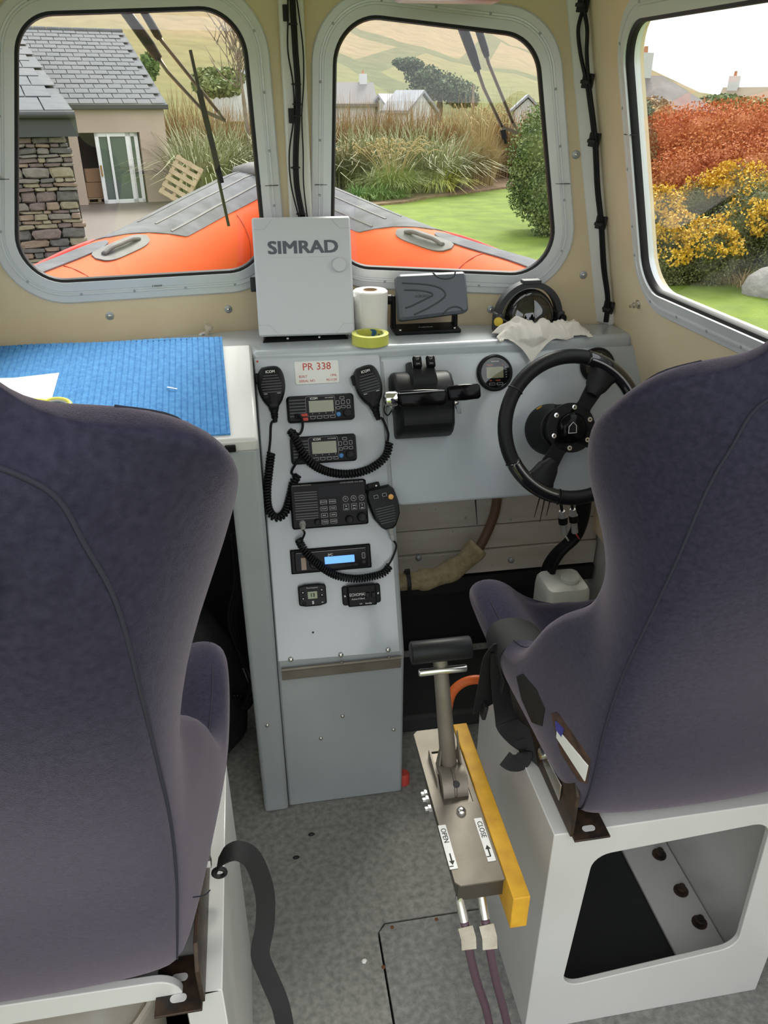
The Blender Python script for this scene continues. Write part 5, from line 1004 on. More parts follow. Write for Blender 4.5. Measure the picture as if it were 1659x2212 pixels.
mb = MB(); rads = [34, 60, 90, 130, 180, 240, 310, 390, 480, 580, 700, 900]; azs = list(range(-180, -40, 10))+[-40+2*i for i in range(51)]+list(range(70, 181, 10)); rows = []
rnd = random.Random(11)
for R_ in rads:
    row = []
    for az in azs:
        a = radians(az); k = max(0, (R_-60)/640); k = min(1, k)**1.25
        zt = CAMH+700*math.tan(radians(ridge(az))); z = GZ+(zt-GZ)*k if R_ <= 700 else zt*.86
        if 60 < R_ < 700: z += 1.5*sin(az*.9+R_*.02)*k*3
        row.append((R_*sin(a), R_*cos(a), z))
    rows.append(row)
mb.loft(rows, cap=False, closed=False); hill = struct(obj('hillside', mb, hillmat(), None, smooth=True), 'tall grassy hillside with field walls')
mb = MB(); mb.prism([(36*cos(2*pi*i/40), 36*sin(2*pi*i/40)) for i in range(40)], GZ-.1, GZ); struct(obj('lawn', mb, M_LAWN), 'mown green lawn around the boat')
# ------------------------------------------------------------------ plants
def blades(mb, c, n, h, spread, w, droop, rnd, hv=.35, tilt=.25):
    for _ in range(n):
        a = rnd.uniform(0, 2*pi); r0 = spread*.35*sqrt(rnd.random()); b = V((c[0]+r0*cos(a+rnd.uniform(-1, 1)), c[1]+r0*sin(a), c[2])); L = h*rnd.uniform(1-hv, 1.05)
        d = V((cos(a), sin(a), 0)); s = V((-sin(a), cos(a), 0)); th = rnd.uniform(0, 1); out_ = spread*(.25+.75*th); ww = w*rnd.uniform(.6, 1.2)
        P = []
        for k in range(5):
            t_ = k/4; P.append(b+d*(out_*t_**1.6*tilt*4*.6)+V((0, 0, L*(t_-droop*th*t_**3))))
        vs = []; 
        for k, p in enumerate(P): q = ww*(1-.9*(k/4)**1.5); vs += [p-s*q/2, p+s*q/2]
        mb.add(vs, [(2*k, 2*k+1, 2*k+3, 2*k+2) for k in range(4)])
VG = dict(var=None)
MG = {
 'flax': mat('flax_leaf', (.18, .19, .085), .7, var=(.34, .34, .19), vscale=.9, detail=8),
 'tan': mat('dry_grass', (.32, .23, .10), .9, var=(.44, .34, .17), vscale=.7, detail=8),
 'grn': mat('green_grass', (.20, .27, .07), .9, var=(.34, .36, .15), vscale=1.2, detail=8),
 'lush': mat('lush_leaf', (.09, .18, .04), .8, var=(.16, .26, .07), vscale=1.5, detail=6),
 'yel': mat('lime_leaf', (.36, .38, .05), .7, var=(.50, .50, .12), vscale=1.5, detail=6),
 'rust': mat('rust_grass', (.24, .14, .055), .9, var=(.38, .26, .12), vscale=.5, detail=8),
 'shrub': mat('shrub_leaf', (.07, .115, .028), .7, var=(.20, .23, .07), vscale=2.2, detail=8),
 'dark': mat('dark_leaf', (.035, .06, .022), .8, var=(.10, .13, .05), vscale=2, detail=8),
 'red': mat('russet_leaf', (.34, .095, .030), .8, var=(.45, .19, .06), vscale=1.3, detail=8),
 'gorse': mat('gorse_leaf', (.08, .095, .028), .8, var=(.17, .18, .06), vscale=2, detail=8),
 'flower': mat('gorse_flower', (.48, .28, .010), .7, var=(.60, .38, .02), vscale=6),
 'bark': mat('bark', (.16, .12, .085), .9, var=(.24, .19, .14), vscale=4)}
def clump(px, D, ytop, kind, n, spread, w, droop, label, group, seed, name='leafy_clump', ybase=None, tilt=.25, plumes=0):
    rnd = random.Random(seed); p = atd(px, 300, D); top = atd(px, ytop, D).z
    if ybase: g = G(px, ybase); p = V((g.x, g.y, GZ)); top = atd(px, ytop, hypot(g.x, g.y)).z
    c = V((p.x, p.y, GZ)); mb = MB(); blades(mb, c, n, top-GZ, spread, w, droop, rnd, tilt=tilt)
    if not plumes: return tag(obj(name, mb, MG[kind]), label, 'plant', group)
    t = thing(name, label, 'plant', c, group); obj('blades', mb, MG[kind], t)
    mb = MB()
    for _ in range(plumes):
        a = rnd.uniform(0, 6.28); r = spread*rnd.uniform(.2, .8); b = c+V((r*.3*cos(a), r*.3*sin(a), 0)); hgt = (top-GZ)*rnd.uniform(.95, 1.25)
        P = cr([b, b+V((r*.3*cos(a), r*.3*sin(a), hgt*.6)), b+V((r*cos(a), r*sin(a), hgt)), b+V((r*1.25*cos(a)+.15, r*1.25*sin(a), hgt*.97))], 4); mb.tube(P, [.006]*7+[.010, .016, .02, .018, .012, .005], 4, cap=False)
    obj('plumes', mb, MG['tan'], t); return t
sd = 100
ORD = 'first second third fourth fifth sixth seventh eighth ninth tenth eleventh twelfth thirteenth fourteenth fifteenth sixteenth seventeenth eighteenth nineteenth twentieth twenty-first twenty-second twenty-third twenty-fourth'.split()
# rust-coloured hedge grass at the back
for i, px in enumerate(range(300, 1260, 42)):
    sd += 1; clump(px+random.uniform(-10, 10), 34+random.uniform(-1, 1), 190+random.uniform(-14, 16), 'rust', 420, 1.6, .035, .5, ORD[i]+' rust-brown dry grass clump from left in the back hedge row', 'rust grass clumps along the back of garden', sd, 'rust_sedge_clump', tilt=.4)
# grey-green flax row
for i, px in enumerate(range(372, 1010, 46)):
    sd += 1; clump(px+random.uniform(-10, 10), 29.5+random.uniform(-1.2, 1.2), 243+random.uniform(-12, 16), 'flax', 230, 1.7, .075, .75, ORD[i]+' grey-green flax clump from left in front of the rust grass', 'flax clumps along the garden bed', sd, 'flax_plant', tilt=.55)
clump(425, 26, 232, 'flax', 300, 1.9, .08, .7, 'large spiky flax clump behind the wooden pallet', None, 51, 'flax_plant', tilt=.55)
clump(505, 27.5, 255, 'flax', 260, 1.7, .075, .7, 'spiky flax clump behind the left wiper blade', None, 52, 'flax_plant', tilt=.55)
clump(1035, 24, 262, 'tan', 1300, 1.25, .024, .5, 'tall tan feathery grass clump at right of the bed', None, 53, 'pampas_clump', ybase=402, tilt=.34, plumes=70)
clump(985, 26, 290, 'tan', 800, 1.0, .024, .5, 'smaller tan grass clump left of the tallest one', None, 63, 'pampas_clump', ybase=395, tilt=.34, plumes=14)
clump(850, 24, 325, 'grn', 1000, 1.3, .024, .7, 'fine green arching grass clump left of lime plant', None, 54, 'arching_sedge_clump', ybase=428, tilt=.45, plumes=60)
clump(775, 24, 330, 'grn', 800, 1.4, .024, .7, 'green arching grass with tall tan stems behind low lush plants', None, 55, 'arching_sedge_clump', ybase=415, tilt=.45, plumes=80)
clump(945, 24, 338, 'yel', 420, 1.25, .06, .9, 'lime-yellow strappy plant in the middle of bed', None, 56, 'lime_lily', ybase=416, tilt=.5)
for k, (px, yb, yt) in enumerate(((775, 438, 392), (815, 436, 388), (852, 432, 398))):
    clump(px, 24, yt, 'lush', 260, .75, .05, .8, ('leftmost', 'middle', 'rightmost')[k]+' low lush green strappy plant at the front of bed', 'low lush plants at the bed edge', 57+k, 'lush_plant', ybase=yb, tilt=.3)
for k, (px, yb, yt) in enumerate(((455, 395, 345), (500, 400, 352))): clump(px, 24, yt, 'lush', 160, .7, .05, .6, ('left', 'right')[k]+' of two small green leafy plants behind the orange boat bow', 'small plants behind the bow', 70+k, 'lush_plant', ybase=yb, tilt=.3)
M_SOIL = mat('bark_mulch', (.16, .10, .06), 1, var=(.28, .19, .11), vscale=6, detail=8, bump=.6, bscale=40, bdist=.03)
P = [G(*q) for q in ((735, 448), (800, 446), (870, 440), (930, 428), (1030, 416), (1130, 402), (1180, 380), (1180, 340), (700, 340))]
mb = MB(); mb.prism([(p.x, p.y) for p in P], GZ-.02, GZ+.06); struct(obj('flower_bed', mb, M_SOIL), 'brown mulched flower bed beyond the lawn')
def leafcloud(mb, blobs, n, size, rnd, flat=.6, asp=1.0, far=1.22):
    for _ in range(n):
        c, r = blobs[rnd.randrange(len(blobs))]; u = V((rnd.gauss(0, 1), rnd.gauss(0, 1), rnd.gauss(0, 1))).normalized(); p = V(c)+V((u.x*r[0], u.y*r[1], u.z*r[2]))*(.74+(far-.74)*rnd.random()**1.6)
        q = V((rnd.gauss(0, 1), rnd.gauss(0, 1), rnd.gauss(0, 1))).normalized(); a = u.cross(q).normalized()*size*rnd.uniform(.6, 1.3)*asp; b = (u*flat+q).cross(a).normalized()*size*rnd.uniform(.6, 1.3)
        mb.add([p-a/2, p+b/2, p+a/2, p-b/2], [(0, 1, 2, 3)])
def ball(mb, c, r, k=.8, n=10):
    c = V(c); loops = []
    for i in range(1, 7):
        th = pi*i/7; loops.append([c+V((r[0]*k*sin(th)*cos(2*pi*j/n), r[1]*k*sin(th)*sin(2*pi*j/n), r[2]*k*cos(th))) for j in range(n)])
    mb.loft(loops)
def bush(name, blobs, n, size, m, label, seed, cat='bush', group=None, flowers=0, fl=None, core=None, fsize=.06, asp=1.0):
    rnd = random.Random(seed); z0 = min(b[0][2]-b[1][2] for b in blobs); cx = sum(b[0][0] for b in blobs)/len(blobs); cy = sum(b[0][1] for b in blobs)/len(blobs)
    t = thing(name, label, cat, (cx, cy, max(GZ, z0)), group); mb = MB(); leafcloud(mb, blobs, n, size, rnd, asp=asp, far=1.22 if cat == 'bush' else 1.1)
    for c, r in blobs: ball(mb, c, r, .72)
    obj('foliage', mb, m, t)
    if flowers:
        mb = MB(); tufts = []
        for _ in range(flowers//26):
            c, r = (fl or blobs)[rnd.randrange(len(fl or blobs))]; u = V((rnd.gauss(0, 1), rnd.gauss(0, 1), abs(rnd.gauss(.1, .8)))).normalized(); k = rnd.uniform(.05, .16); tufts.append((V(c)+V((u.x*r[0], u.y*r[1], u.z*r[2]))*1.08, (k, k, k*.8)))
        leafcloud(mb, tufts, flowers, fsize, rnd); obj('blossom', mb, MG['flower'], t)
    return t
def bl(px, py, D, rx, rz, ry=None): p = atd(px, py, D); s = D/1.05/1660; return ((p.x, p.y, p.z), (rx*s, (ry or rx)*s, rz*s))
bush('hedge_shrub', [bl(1165, 330, 20, 55, 75), bl(1150, 400, 20, 45, 60), bl(1185, 430, 19, 40, 70), bl(1195, 290, 21, 50, 60)], 16000, .06, MG['shrub'], 'dense green hedge shrub at the right of middle window', 21)
bush('hedge_shrub', [bl(1385, 330, 19, 26, 45), bl(1392, 395, 19, 30, 60), bl(1375, 270, 20, 30, 40)], 8000, .055, MG['dark'], 'dark green clipped hedge end at left of side window', 22)
bush('hedge_shrub', [bl(1400, 245, 24, 45, 25), bl(1425, 260, 23, 30, 20)], 2500, .1, MG['rust'], 'brownish shrub below the dark bungalow roof', 23)
# russet hedge and gorse seen through the side window
for k, (px, py, D, rx, rz) in enumerate(((1450, 320, 20, 60, 60), (1520, 300, 20, 70, 58), (1600, 300, 20, 70, 62), (1680, 310, 20, 80, 60), (1470, 390, 18.5, 65, 50), (1550, 370, 19, 70, 60), (1640, 380, 18.5, 70, 60), (1740, 360, 19, 80, 80))):
    bush('russet_hedge', [bl(px, py, D, rx, rz), bl(px+15, py+50, D-.4, rx, rz)], 11000, .05, MG['red'], ORD[k % 4]+' russet-red hedge bush from left in the '+('upper' if k < 4 else 'lower')+' row behind the gorse', 300+k, group='russet hedge bushes outside the side window')
for k, (px, py, D, rx, rz, nf) in enumerate(((1425, 470, 15.5, 42, 50, 900), (1470, 520, 15, 50, 45, 1100), (1530, 545, 14.5, 55, 45, 900), (1590, 420, 16.5, 55, 50, 1000), (1530, 440, 16.5, 55, 45, 600), (1650, 470, 15.5, 65, 70, 300), (1600, 510, 15.2, 55, 60, 600), (1720, 520, 15, 80, 80, 300), (1450, 570, 14.3, 40, 22, 200))):
    bush('gorse_bush', [bl(px, py, D, rx, rz), bl(px-10, py+35, D, rx*.9, rz*.8)], 8000, .045, MG['gorse'], ('yellow gorse bush touching left frame of the side window', 'brightly flowering gorse bush above the wooden stake', 'low flowering gorse bush at the lawn edge in the middle', 'high gorse bush with yellow fringe against the russet hedge', 'sparsely flowered gorse bush below middle of russet hedge', 'mostly green gorse bush behind the boulder', 'gorse bush with scattered blossom left of the boulder', 'gorse bush cut off by the right edge of photo', 'small gorse bush low down beside the wooden stake')[k], 400+k, group='gorse bushes outside the side window', flowers=int(nf*1.5), fl=[bl(px, py-8, D-.3, rx*.9, rz*.9)], fsize=.05, asp=.6)
for k, (px, py) in enumerate(((1520, 585), (1600, 612), (1490, 580), (1560, 602))): clump(px, 13, py-38, 'tan', 70, .5, .02, .7, ('second', 'fourth', 'first', 'third')[k]+' tuft of dry grass from left along the gorse foot', 'dry tufts along the lawn edge', 500+k, 'dry_tuft', ybase=py+6, tilt=.4)
# boulder and stake
p = G(1668, 636); mb = MB(T(p.x, p.y, GZ) @ Matrix.Scale(.8, 4)); rnd = random.Random(4)
mb.loft([[(.55*k*cos(a)*(1+.12*sin(3*a)), .4*k*sin(a)*(1+.1*cos(2*a)), z) for a in [2*pi*i/14 for i in range(14)]] for z, k in ((0, 1), (.15, 1.05), (.35, .9), (.5, .55), (.55, .25))]); tag(obj('boulder', mb, mat('grey_rock', (.22, .21, .20), .9, var=(.34, .32, .30), vscale=5, bump=.6, bscale=12, bdist=.05), None, smooth=50), 'grey boulder at the lawn edge by the gorse', 'rock')
p = G(1412, 600); mb = MB(); mb.box((p.x, p.y, GZ+.2), (.09, .09, .42)); tag(obj('wooden_stake', mb, mat('stake_wood', (.24, .12, .07), .8), None, bev=.01), 'short brown wooden stake standing in the lawn', 'stake')
# trees
def tree(name, base, blobs, n, size, m, label, seed, trunk_r=.12, branches=()):
    t = thing(name, label, 'tree', base); mb = MB(); tp = V(blobs[0][0]) if blobs else branches[0][-1]
    mb.tube(cr([base, (V(base)+tp)/2+V((.1, 0, 0)), tp], 4), [trunk_r]*5+[trunk_r*.7]*4, 8)
    for b in branches: mb.tube(b, [trunk_r*.45*(1-.8*i/len(b)) for i in range(len(b))], 5)
    obj('trunk', mb, MG['bark'], t, smooth=True)
    if blobs: rnd = random.Random(seed); mb = MB(); leafcloud(mb, blobs, n, size, rnd, far=1.18); [ball(mb, c, r, .5) for c, r in blobs]; obj('crown', mb, m, t)
    return t
D = 62; b0 = atd(945, 225, D)
tree('windswept_tree', (b0.x, b0.y, b0.z-1.5), [bl(950, 185, D, 45, 22), bl(985, 200, D, 40, 20), bl(915, 165, D, 35, 18), bl(885, 140, D, 25, 11), bl(930, 195, D, 40, 18), bl(1000, 215, D, 30, 14), bl(865, 135, D, 14, 6)], 9000, .17, MG['dark'], 'dark windswept evergreen leaning left below the hillside', 31, .25)
b0 = atd(515, 240, 30); br = []
rnd = random.Random(8)
for k in range(26):
    a = atd(515+rnd.uniform(-8, 8), rnd.uniform(110, 190), 30); e_ = a+V((rnd.uniform(-1.1, 1.1), rnd.uniform(-.6, .6), rnd.uniform(.8, 2.0))); br.append(cr([a, (a+e_)/2+V((rnd.uniform(-.15, .15), 0, -.1)), e_], 3))
    for j in range(3): m_ = a+(e_-a)*rnd.uniform(.3, .8); br.append([m_, m_+V((rnd.uniform(-.5, .5), rnd.uniform(-.3, .3), rnd.uniform(.3, .7)))])
t = thing('bare_tree', 'leafless tree standing behind the left wiper', 'tree', (b0.x, b0.y, GZ)); tp = atd(498, 75, 30); mb = MB(); mb.tube(cr([(b0.x+.3, b0.y, GZ), atd(522, 180, 30), tp], 5), [.07]*5+[.04]*5+[.02], 6); [mb.tube(b, [.018]*(len(b)-1)+[.006], 4) for b in br]; obj('trunk', mb, MG['bark'], t, smooth=True)
bush('garden_shrub', [bl(455, 175, 40, 32, 20), bl(490, 170, 40, 30, 16), bl(470, 190, 39, 40, 14)], 2500, .2, MG['shrub'], 'round green shrub on the skyline behind left wiper', 33)
for k, (px, py, rx) in enumerate(((1560, 225, 40), (1620, 232, 40))): bush('garden_shrub', [bl(px, py, 45, rx, 14), bl(px-20, py+6, 45, rx*.8, 12)], 1800, .22, MG['shrub'], ('left', 'right')[k]+' of two dark green shrubs before the distant white house', 34+k, group='shrubs by the distant white house')
bush('garden_shrub', [bl(325, 140, 34, 14, 18), bl(318, 160, 34, 12, 14)], 900, .16, MG['lush'], 'pale green shrub beside the slate roof verge', 37)
# ------------------------------------------------------------------ distant houses
M_RENW = mat('white_render', (.55, .55, .54), .8, var=(.49, .49, .48), vscale=.5)
M_ROOFD = mat('dark_tiles', (.10, .085, .08), .8, var=(.15, .13, .12), vscale=1.2)
M_ROOFG = mat('grey_tiles', (.22, .23, .25), .7, var=(.28, .29, .31), vscale=1.2)
M_WIN = mat('dark_pane', (.03, .035, .04), .15)
def cottage(px, py, D, w, dep, hw, hr_, rot, label, rm, chim=(), hip=False, name='cottage'):
    p = atd(px, py, D); t = thing(name, label, 'house', p); M_ = T(p.x, p.y, p.z-hw) @ RZ(rot)
    mb = MB(M_); mb.box((0, 0, hw/2), (w, dep, hw)); hip or mb.hexa([(-w/2, -dep/2, hw), (-w/2, dep/2, hw), (-w/2, 0, hw+hr_)], [(w/2, -dep/2, hw), (w/2, dep/2, hw), (w/2, 0, hw+hr_)]); obj('wall', mb, M_RENW, t)
    if hip: mb = MB(M_); mb.loft([[(-w/2-.3, -dep/2-.3, hw), (w/2+.3, -dep/2-.3, hw), (w/2+.3, dep/2+.3, hw), (-w/2-.3, dep/2+.3, hw)], [(-w/2-.3, -dep/2-.3, hw+.12), (w/2+.3, -dep/2-.3, hw+.12), (w/2+.3, dep/2+.3, hw+.12), (-w/2-.3, dep/2+.3, hw+.12)], [(-w*.22, -.05, hw+hr_), (w*.22, -.05, hw+hr_), (w*.22, .05, hw+hr_), (-w*.22, .05, hw+hr_)]]); obj('roof', mb, rm, t)
    for s in (() if hip else (-1, 1)):
        mb = MB(M_); mb.hexa([(-w/2-.2, s*(dep/2+.25), hw-.12), (w/2+.2, s*(dep/2+.25), hw-.12), (w/2+.2, 0, hw+hr_+.08), (-w/2-.2, 0, hw+hr_+.08)], [(-w/2-.2, s*(dep/2+.25), hw+.05), (w/2+.2, s*(dep/2+.25), hw+.05), (w/2+.2, 0, hw+hr_+.25), (-w/2-.2, 0, hw+hr_+.25)]); obj('roof', mb, rm, t)
    for cx in chim: mb = MB(M_); mb.box((cx, 0, hw+hr_+.3), (.5, .4, .9)); o = obj('chimney', mb, M_RENW, t); mb = MB(M_); mb.lathe([(.09, 0), (.07, .25)], 8, T(cx, 0, hw+hr_+.72)); obj('chimney_pot', mb, mat('terracotta', (.4, .17, .08), .8), o)
    for x in ((-w*.28, w*.22) if w > 4.5 else ()): mb = MB(M_); mb.box((x, -dep/2, hw*.55), (1.1, .1, 1.1)); o = obj('window', mb, M_RENW, t); mb = MB(M_); mb.box((x, -dep/2-.03, hw*.55), (.95, .1, .95)); obj('pane', mb, M_WIN, o)
    return t
cottage(735, 226, 60, 4.2, 4, 2.0, 1.1, 0, 'low bungalow with grey-brown roof at left of middle window', mat('brown_tiles', (.17, .155, .145), .9), (1.6,), name='bungalow')
cottage(838, 230, 58, 1.0, 2.6, 1.2, .5, .2, 'tiny white gabled house left of the windswept tree', M_ROOFG, ())
cottage(885, 240, 56, 2.0, 2.6, 1.5, .95, -.9, 'grey roofed house half hidden below the windswept tree', M_ROOFG, ())
cottage(1136, 240, 60, 2.6, 1.7, 1.2, .75, 1.3, 'little white gable house at right of middle window', M_ROOFG, ())
cottage(1388, 244, 36, 3.6, 3.2, 2.5, 1.3, .4, 'dark hip-roofed bungalow behind the russet hedge', M_ROOFD, (-.3,), hip=True, name='bungalow')
cottage(1640, 246, 48, 3.6, 2.4, 2.0, .95, -.75, 'white gabled house at far right of side window', mat('tan_tiles', (.25, .20, .14), .8), (-1.5,))
cottage(510, 200, 70, 2.6, 2.8, 2, 1.3, -.7, 'pale gabled house behind the bare tree', M_ROOFG, ())
p = atd(1022, 210, 60); mb = MB(); mb.tube([(p.x, p.y, p.z-4), (p.x, p.y, atd(1022, 182, 60).z)], [.1, .07], 6); tag(obj('utility_pole', mb, MG['bark']), 'thin utility pole standing near the windswept tree', 'pole')
# ------------------------------------------------------------------ pink house
A, B = G(185, 445), G(362, 437); hd = (B-A); hd.z = 0; hd.normalize(); hb_ = V((-hd.y, hd.x, 0))   # along the wall, into the house
HF = frame((A.x, A.y, GZ), hd, hb_, (0, 0, 1)); WL = (B-A).length
def hp(px, py, off_=0):
    N = hb_; q = HF.inverted() @ atp(px, py, HF @ V((0, off_, 0)), N); return q
ev = hp(358, 232); HE = ev.z; HR = ev.x
M_PINK = mat('pink_render', (.48, .38, .31), .9, var=(.43, .34, .28), vscale=1.2, detail=6)
M_SLATE = mat('slate', (.095, .102, .112), .85, var=(.135, .143, .155), vscale=2.5, detail=4, spec=.2)
h = thing('rendered_house', 'pink rendered house with slate roof and white patio door', 'house', (A.x, A.y, GZ))
d0, d1, d2 = hp(168, 300).x, hp(205, 300).x, hp(303, 300).x; dt = hp(250, 286).z; dl = hp(168, 400).x
xl_ = -2.6
for x0_, x1_, z0_, z1_ in ((xl_, d0, 0, HE), (d2, HR-.08, 0, HE), (d0, d2, dt, HE)): mb = MB(HF); mb.box(((x0_+x1_)/2, .15, (z0_+z1_)/2), (x1_-x0_, .3, z1_-z0_)); obj('wall', mb, M_PINK, h)
mb = MB(HF); mb.box((HR-.23, 3.0, HE/2), (.3, 5.6, HE)); obj('wall', mb, M_PINK, h)
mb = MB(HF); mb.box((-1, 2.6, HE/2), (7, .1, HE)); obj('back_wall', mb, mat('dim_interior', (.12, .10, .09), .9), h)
mb = MB(HF); mb.box(((HR+xl_)/2, -.09, HE+.02), (HR-xl_+.1, .16, .14)); obj('gutter', mb, mat('dark_fascia', (.045, .047, .05), .5), h, bev=.02)
# roof rises so that the verge passes through the pixel (265,70)
d = ray(265, 70); e0 = HF @ V((HR, -.12, HE+.08)); M3 = Matrix((hb_, V((0, 0, 1)), -d)).transposed(); sol = M3.inverted() @ (CC-e0)
rs, rh = sol.x, sol.y; sl_ = sqrt(rs*rs+rh*rh)
RFm = frame(e0, hd, (hb_*rs+V((0, 0, rh)))/sl_, hd.cross((hb_*rs+V((0, 0, rh)))/sl_))
mb = MB(RFm); mb.box((-2.9, sl_/2, -.06), (5.9, sl_, .06)); rf = obj('roof', mb, M_SLATE, h)
cw_, rhh = .40, sl_/17
sm = MB(); sm.hexa([(-.19, 0, .012), (.19, 0, .012), (.19, rhh*1.25, -.006), (-.19, rhh*1.25, -.006)], [(-.19, 0, .028), (.19, 0, .028), (.19, rhh*1.25, .006), (-.19, rhh*1.25, .006)])
sme = mesh_of(sm, False, M_SLATE); ns = 0; rnd = random.Random(2); rest = MB()
for r in range(17):
    for k in range(15):
        x = -.2-k*cw_-(cw_/2 if r % 2 else 0); Mx = RFm @ T(x, r*rhh, rnd.uniform(0, .008)) @ RZ(rnd.uniform(-.012, .012))
        q = RFm @ V((x, r*rhh, 0)); v_ = q-CC; zc = v_.dot(CF); pxx = CX+FPX*v_.dot(CR)/zc
        if pxx > 20 and ns < 295: put('slate', sme, Mx, rf); ns += 1
        elif ns >= 295: rest.add(sm.v, sm.f, Mx)
if rest.v: tag(obj('slates', rest, M_SLATE, rf), kind='stuff')
for k in range(14): mb = MB(RFm); mb.cyl((-k*.42, sl_+.02, .03), (-k*.42-.40, sl_+.02, .03), .07, 8); obj('ridge_tile', mb, M_SLATE, rf)
# patio door: white frame, panes, dark opening
df = thing('patio_door', 'white sliding patio door of the pink house standing half open', 'door', HF @ V((d1, 0, 0)))
M_UPVC = mat('white_upvc', (.80, .81, .82), .35); M_DGL = mat('door_glass', (.10, .13, .12), .08, coat=.5)
xs = [d1, hp(275, 300).x, d2-.05]
for a_, b_, yy in ((xs[0], xs[1]+.06, .10), (xs[1], xs[2], .16)):
    for bx_ in ((a_, a_+.11), (b_-.11, b_)): mb = MB(HF); mb.box(((bx_[0]+bx_[1])/2, yy, dt/2), (bx_[1]-bx_[0], .06, dt)); obj('frame', mb, M_UPVC, df, bev=.01)
    for z_ in (.07, dt-.05): mb = MB(HF); mb.box(((a_+b_)/2, yy, z_), (b_-a_, .06, .13)); obj('frame', mb, M_UPVC, df, bev=.01)
    mb = MB(HF); mb.box(((a_+b_)/2, yy+.01, dt/2), (b_-a_-.2, .02, dt-.2)); obj('pane', mb, M_DGL, df)
mb = MB(HF); mb.box((xs[0]+.38, .05, dt/2), (.07, .04, dt-.1)); obj('frame', mb, M_UPVC, df)
mb = MB(HF); mb.box((d1+.05, .04, dt*.48), (.04, .05, .3)); obj('handle', mb, mat('brass', (.35, .20, .05), .4, .6), df)
M_CARD = mat('carton', (.40, .25, .15), .8)
for k, (x_, z_, s_) in enumerate(((.22, .38, .42), (.25, .78, .36))): mb = MB(HF); mb.box((d0+x_+.15, .75, z_), (.62, .4, s_)); tag(obj('carton', mb, M_CARD, None, bev=.01), ('lower' if k == 0 else 'upper')+' brown carton in the dark doorway of pink house', 'box', 'cartons in the doorway')
mb = MB(HF); [mb.box((d0+.37, .75, z_), (.9, .6, .03)) for z_ in (.03, .15)]; [mb.box((d0+.37+k*.35, .75, .09), (.1, .6, .1)) for k in (-1, 0, 1)]; tag(obj('pallet', mb, mat('pallet_wood', (.46, .36, .23), .8, var=(.36, .27, .17), vscale=6)), 'wooden pallet under the cartons in doorway', 'pallet')
# leaning pallet
c_ = [G(372, 432), G(425, 412)]; t = thing('leaning_pallet', 'weathered wooden pallet leaning beside the pink house', 'pallet', c_[0]); pc = atd(392, 392, 23.6)
PMx = T(pc.x, pc.y, pc.z) @ RZ(-.15) @ RX(-.35) @ RY(.52)
for k in range(6): mb = MB(PMx); mb.box((0, -.06, -.5+k*.2), (.80, .025, .12)); obj('slat', mb, MATS['pallet_wood'], t)
for k in (-1, 0, 1): mb = MB(PMx); mb.box((k*.34, 0, 0), (.09, .1, 1.15)); obj('bearer', mb, MATS['pallet_wood'], t)
# timber deck in front of the house
P = [G(*q) for q in ((-160, 452), (120, 436), (400, 425), (470, 470), (300, 640), (-300, 640))]
M_DECK = mat('wet_deck', (.13, .10, .085), .5, var=(.18, .15, .13), vscale=3, stretch=(1, 12, 1))
mb = MB(); mb.prism([(p.x, p.y) for p in P], GZ-.02, GZ+.03); struct(obj('terrace', mb, M_DECK), 'grey-brown terrace in front of the pink house')
# ------------------------------------------------------------------ stone wing
SD = 15.0; sc_ = atd(166, 400, SD); SFm = frame((sc_.x, sc_.y, GZ), hd, hb_, (0, 0, 1))
def sp_(px, py): return SFm.inverted() @ atp(px, py, SFm.translation, hb_)
se = sp_(176, 250).z; sw_ = thing('stone_building', 'dry stone outbuilding with slate roof at far left', 'building', (sc_.x, sc_.y, GZ))
mb = MB(SFm); mb.box((-1.7, .35, se/2-.05), (3.4, .5, se-.1)); sb_ = obj('stone_wall', mb, mat('dark_mortar', (.07, .06, .055), .95), sw_)
SM = [mat('stone_%s' % n_, c1_, .9, var=c2_, vscale=7, bump=.8, bscale=14, bdist=.03) for n_, c1_, c2_ in (('grey', (.15, .13, .12), (.22, .19, .175)), ('purple', (.12, .09, .09), (.18, .13, .125)), ('brown', (.18, .125, .10), (.25, .18, .14)), ('pale', (.21, .175, .125), (.28, .24, .18)), ('dark', (.085, .078, .078), (.14, .125, .12)))]
rnd = random.Random(14); z = .12; cnt = 0
while z < se-.32:
    hh_ = rnd.choice((.05, .06, .07, .08, .10, .13, .17)); x = .02+rnd.uniform(-.06, .04)
    while x > -1.55 and cnt < 300:
        w_ = rnd.uniform(.12, .42) if hh_ < .12 else rnd.uniform(.2, .5); sm = MB(SFm @ T(x-w_/2, .05, z+hh_/2) @ RY(rnd.uniform(-.06, .06)))
        a_, b_ = w_/2-.003, hh_/2-.002; j = lambda: rnd.uniform(.78, 1.02)
        q_ = [(-a_*j(), -b_*j()), (a_*rnd.uniform(-.2, .2), -b_), (a_*j(), -b_*j()), (a_, b_*rnd.uniform(-.3, .3)), (a_*j(), b_*j()), (a_*rnd.uniform(-.2, .2), b_), (-a_*j(), b_*j()), (-a_, b_*rnd.uniform(-.3, .3))]; pr = rnd.uniform(.0, .05)
        sm.loft([[(x_, .1, z_) for x_, z_ in q_], [(x_, -.03-pr, z_) for x_, z_ in q_], [(x_*.75, -.06-pr, z_*.7) for x_, z_ in q_]]); obj('stone', sm, rnd.choice(SM), sb_); cnt += 1; x -= w_
    z += hh_
mb = MB(SFm); mb.box((-1.6, -.08, se-.15), (3.5, .12, .30)); obj('fascia', mb, mat('dark_fascia', (.045, .047, .05), .5), sw_)
mb = MB(SFm); mb.cyl((.14, -.20, se+.02), (-3.4, -.20, se+.02), .06, 10); obj('gutter', mb, MATS['dark_fascia'], sw_, smooth=40)
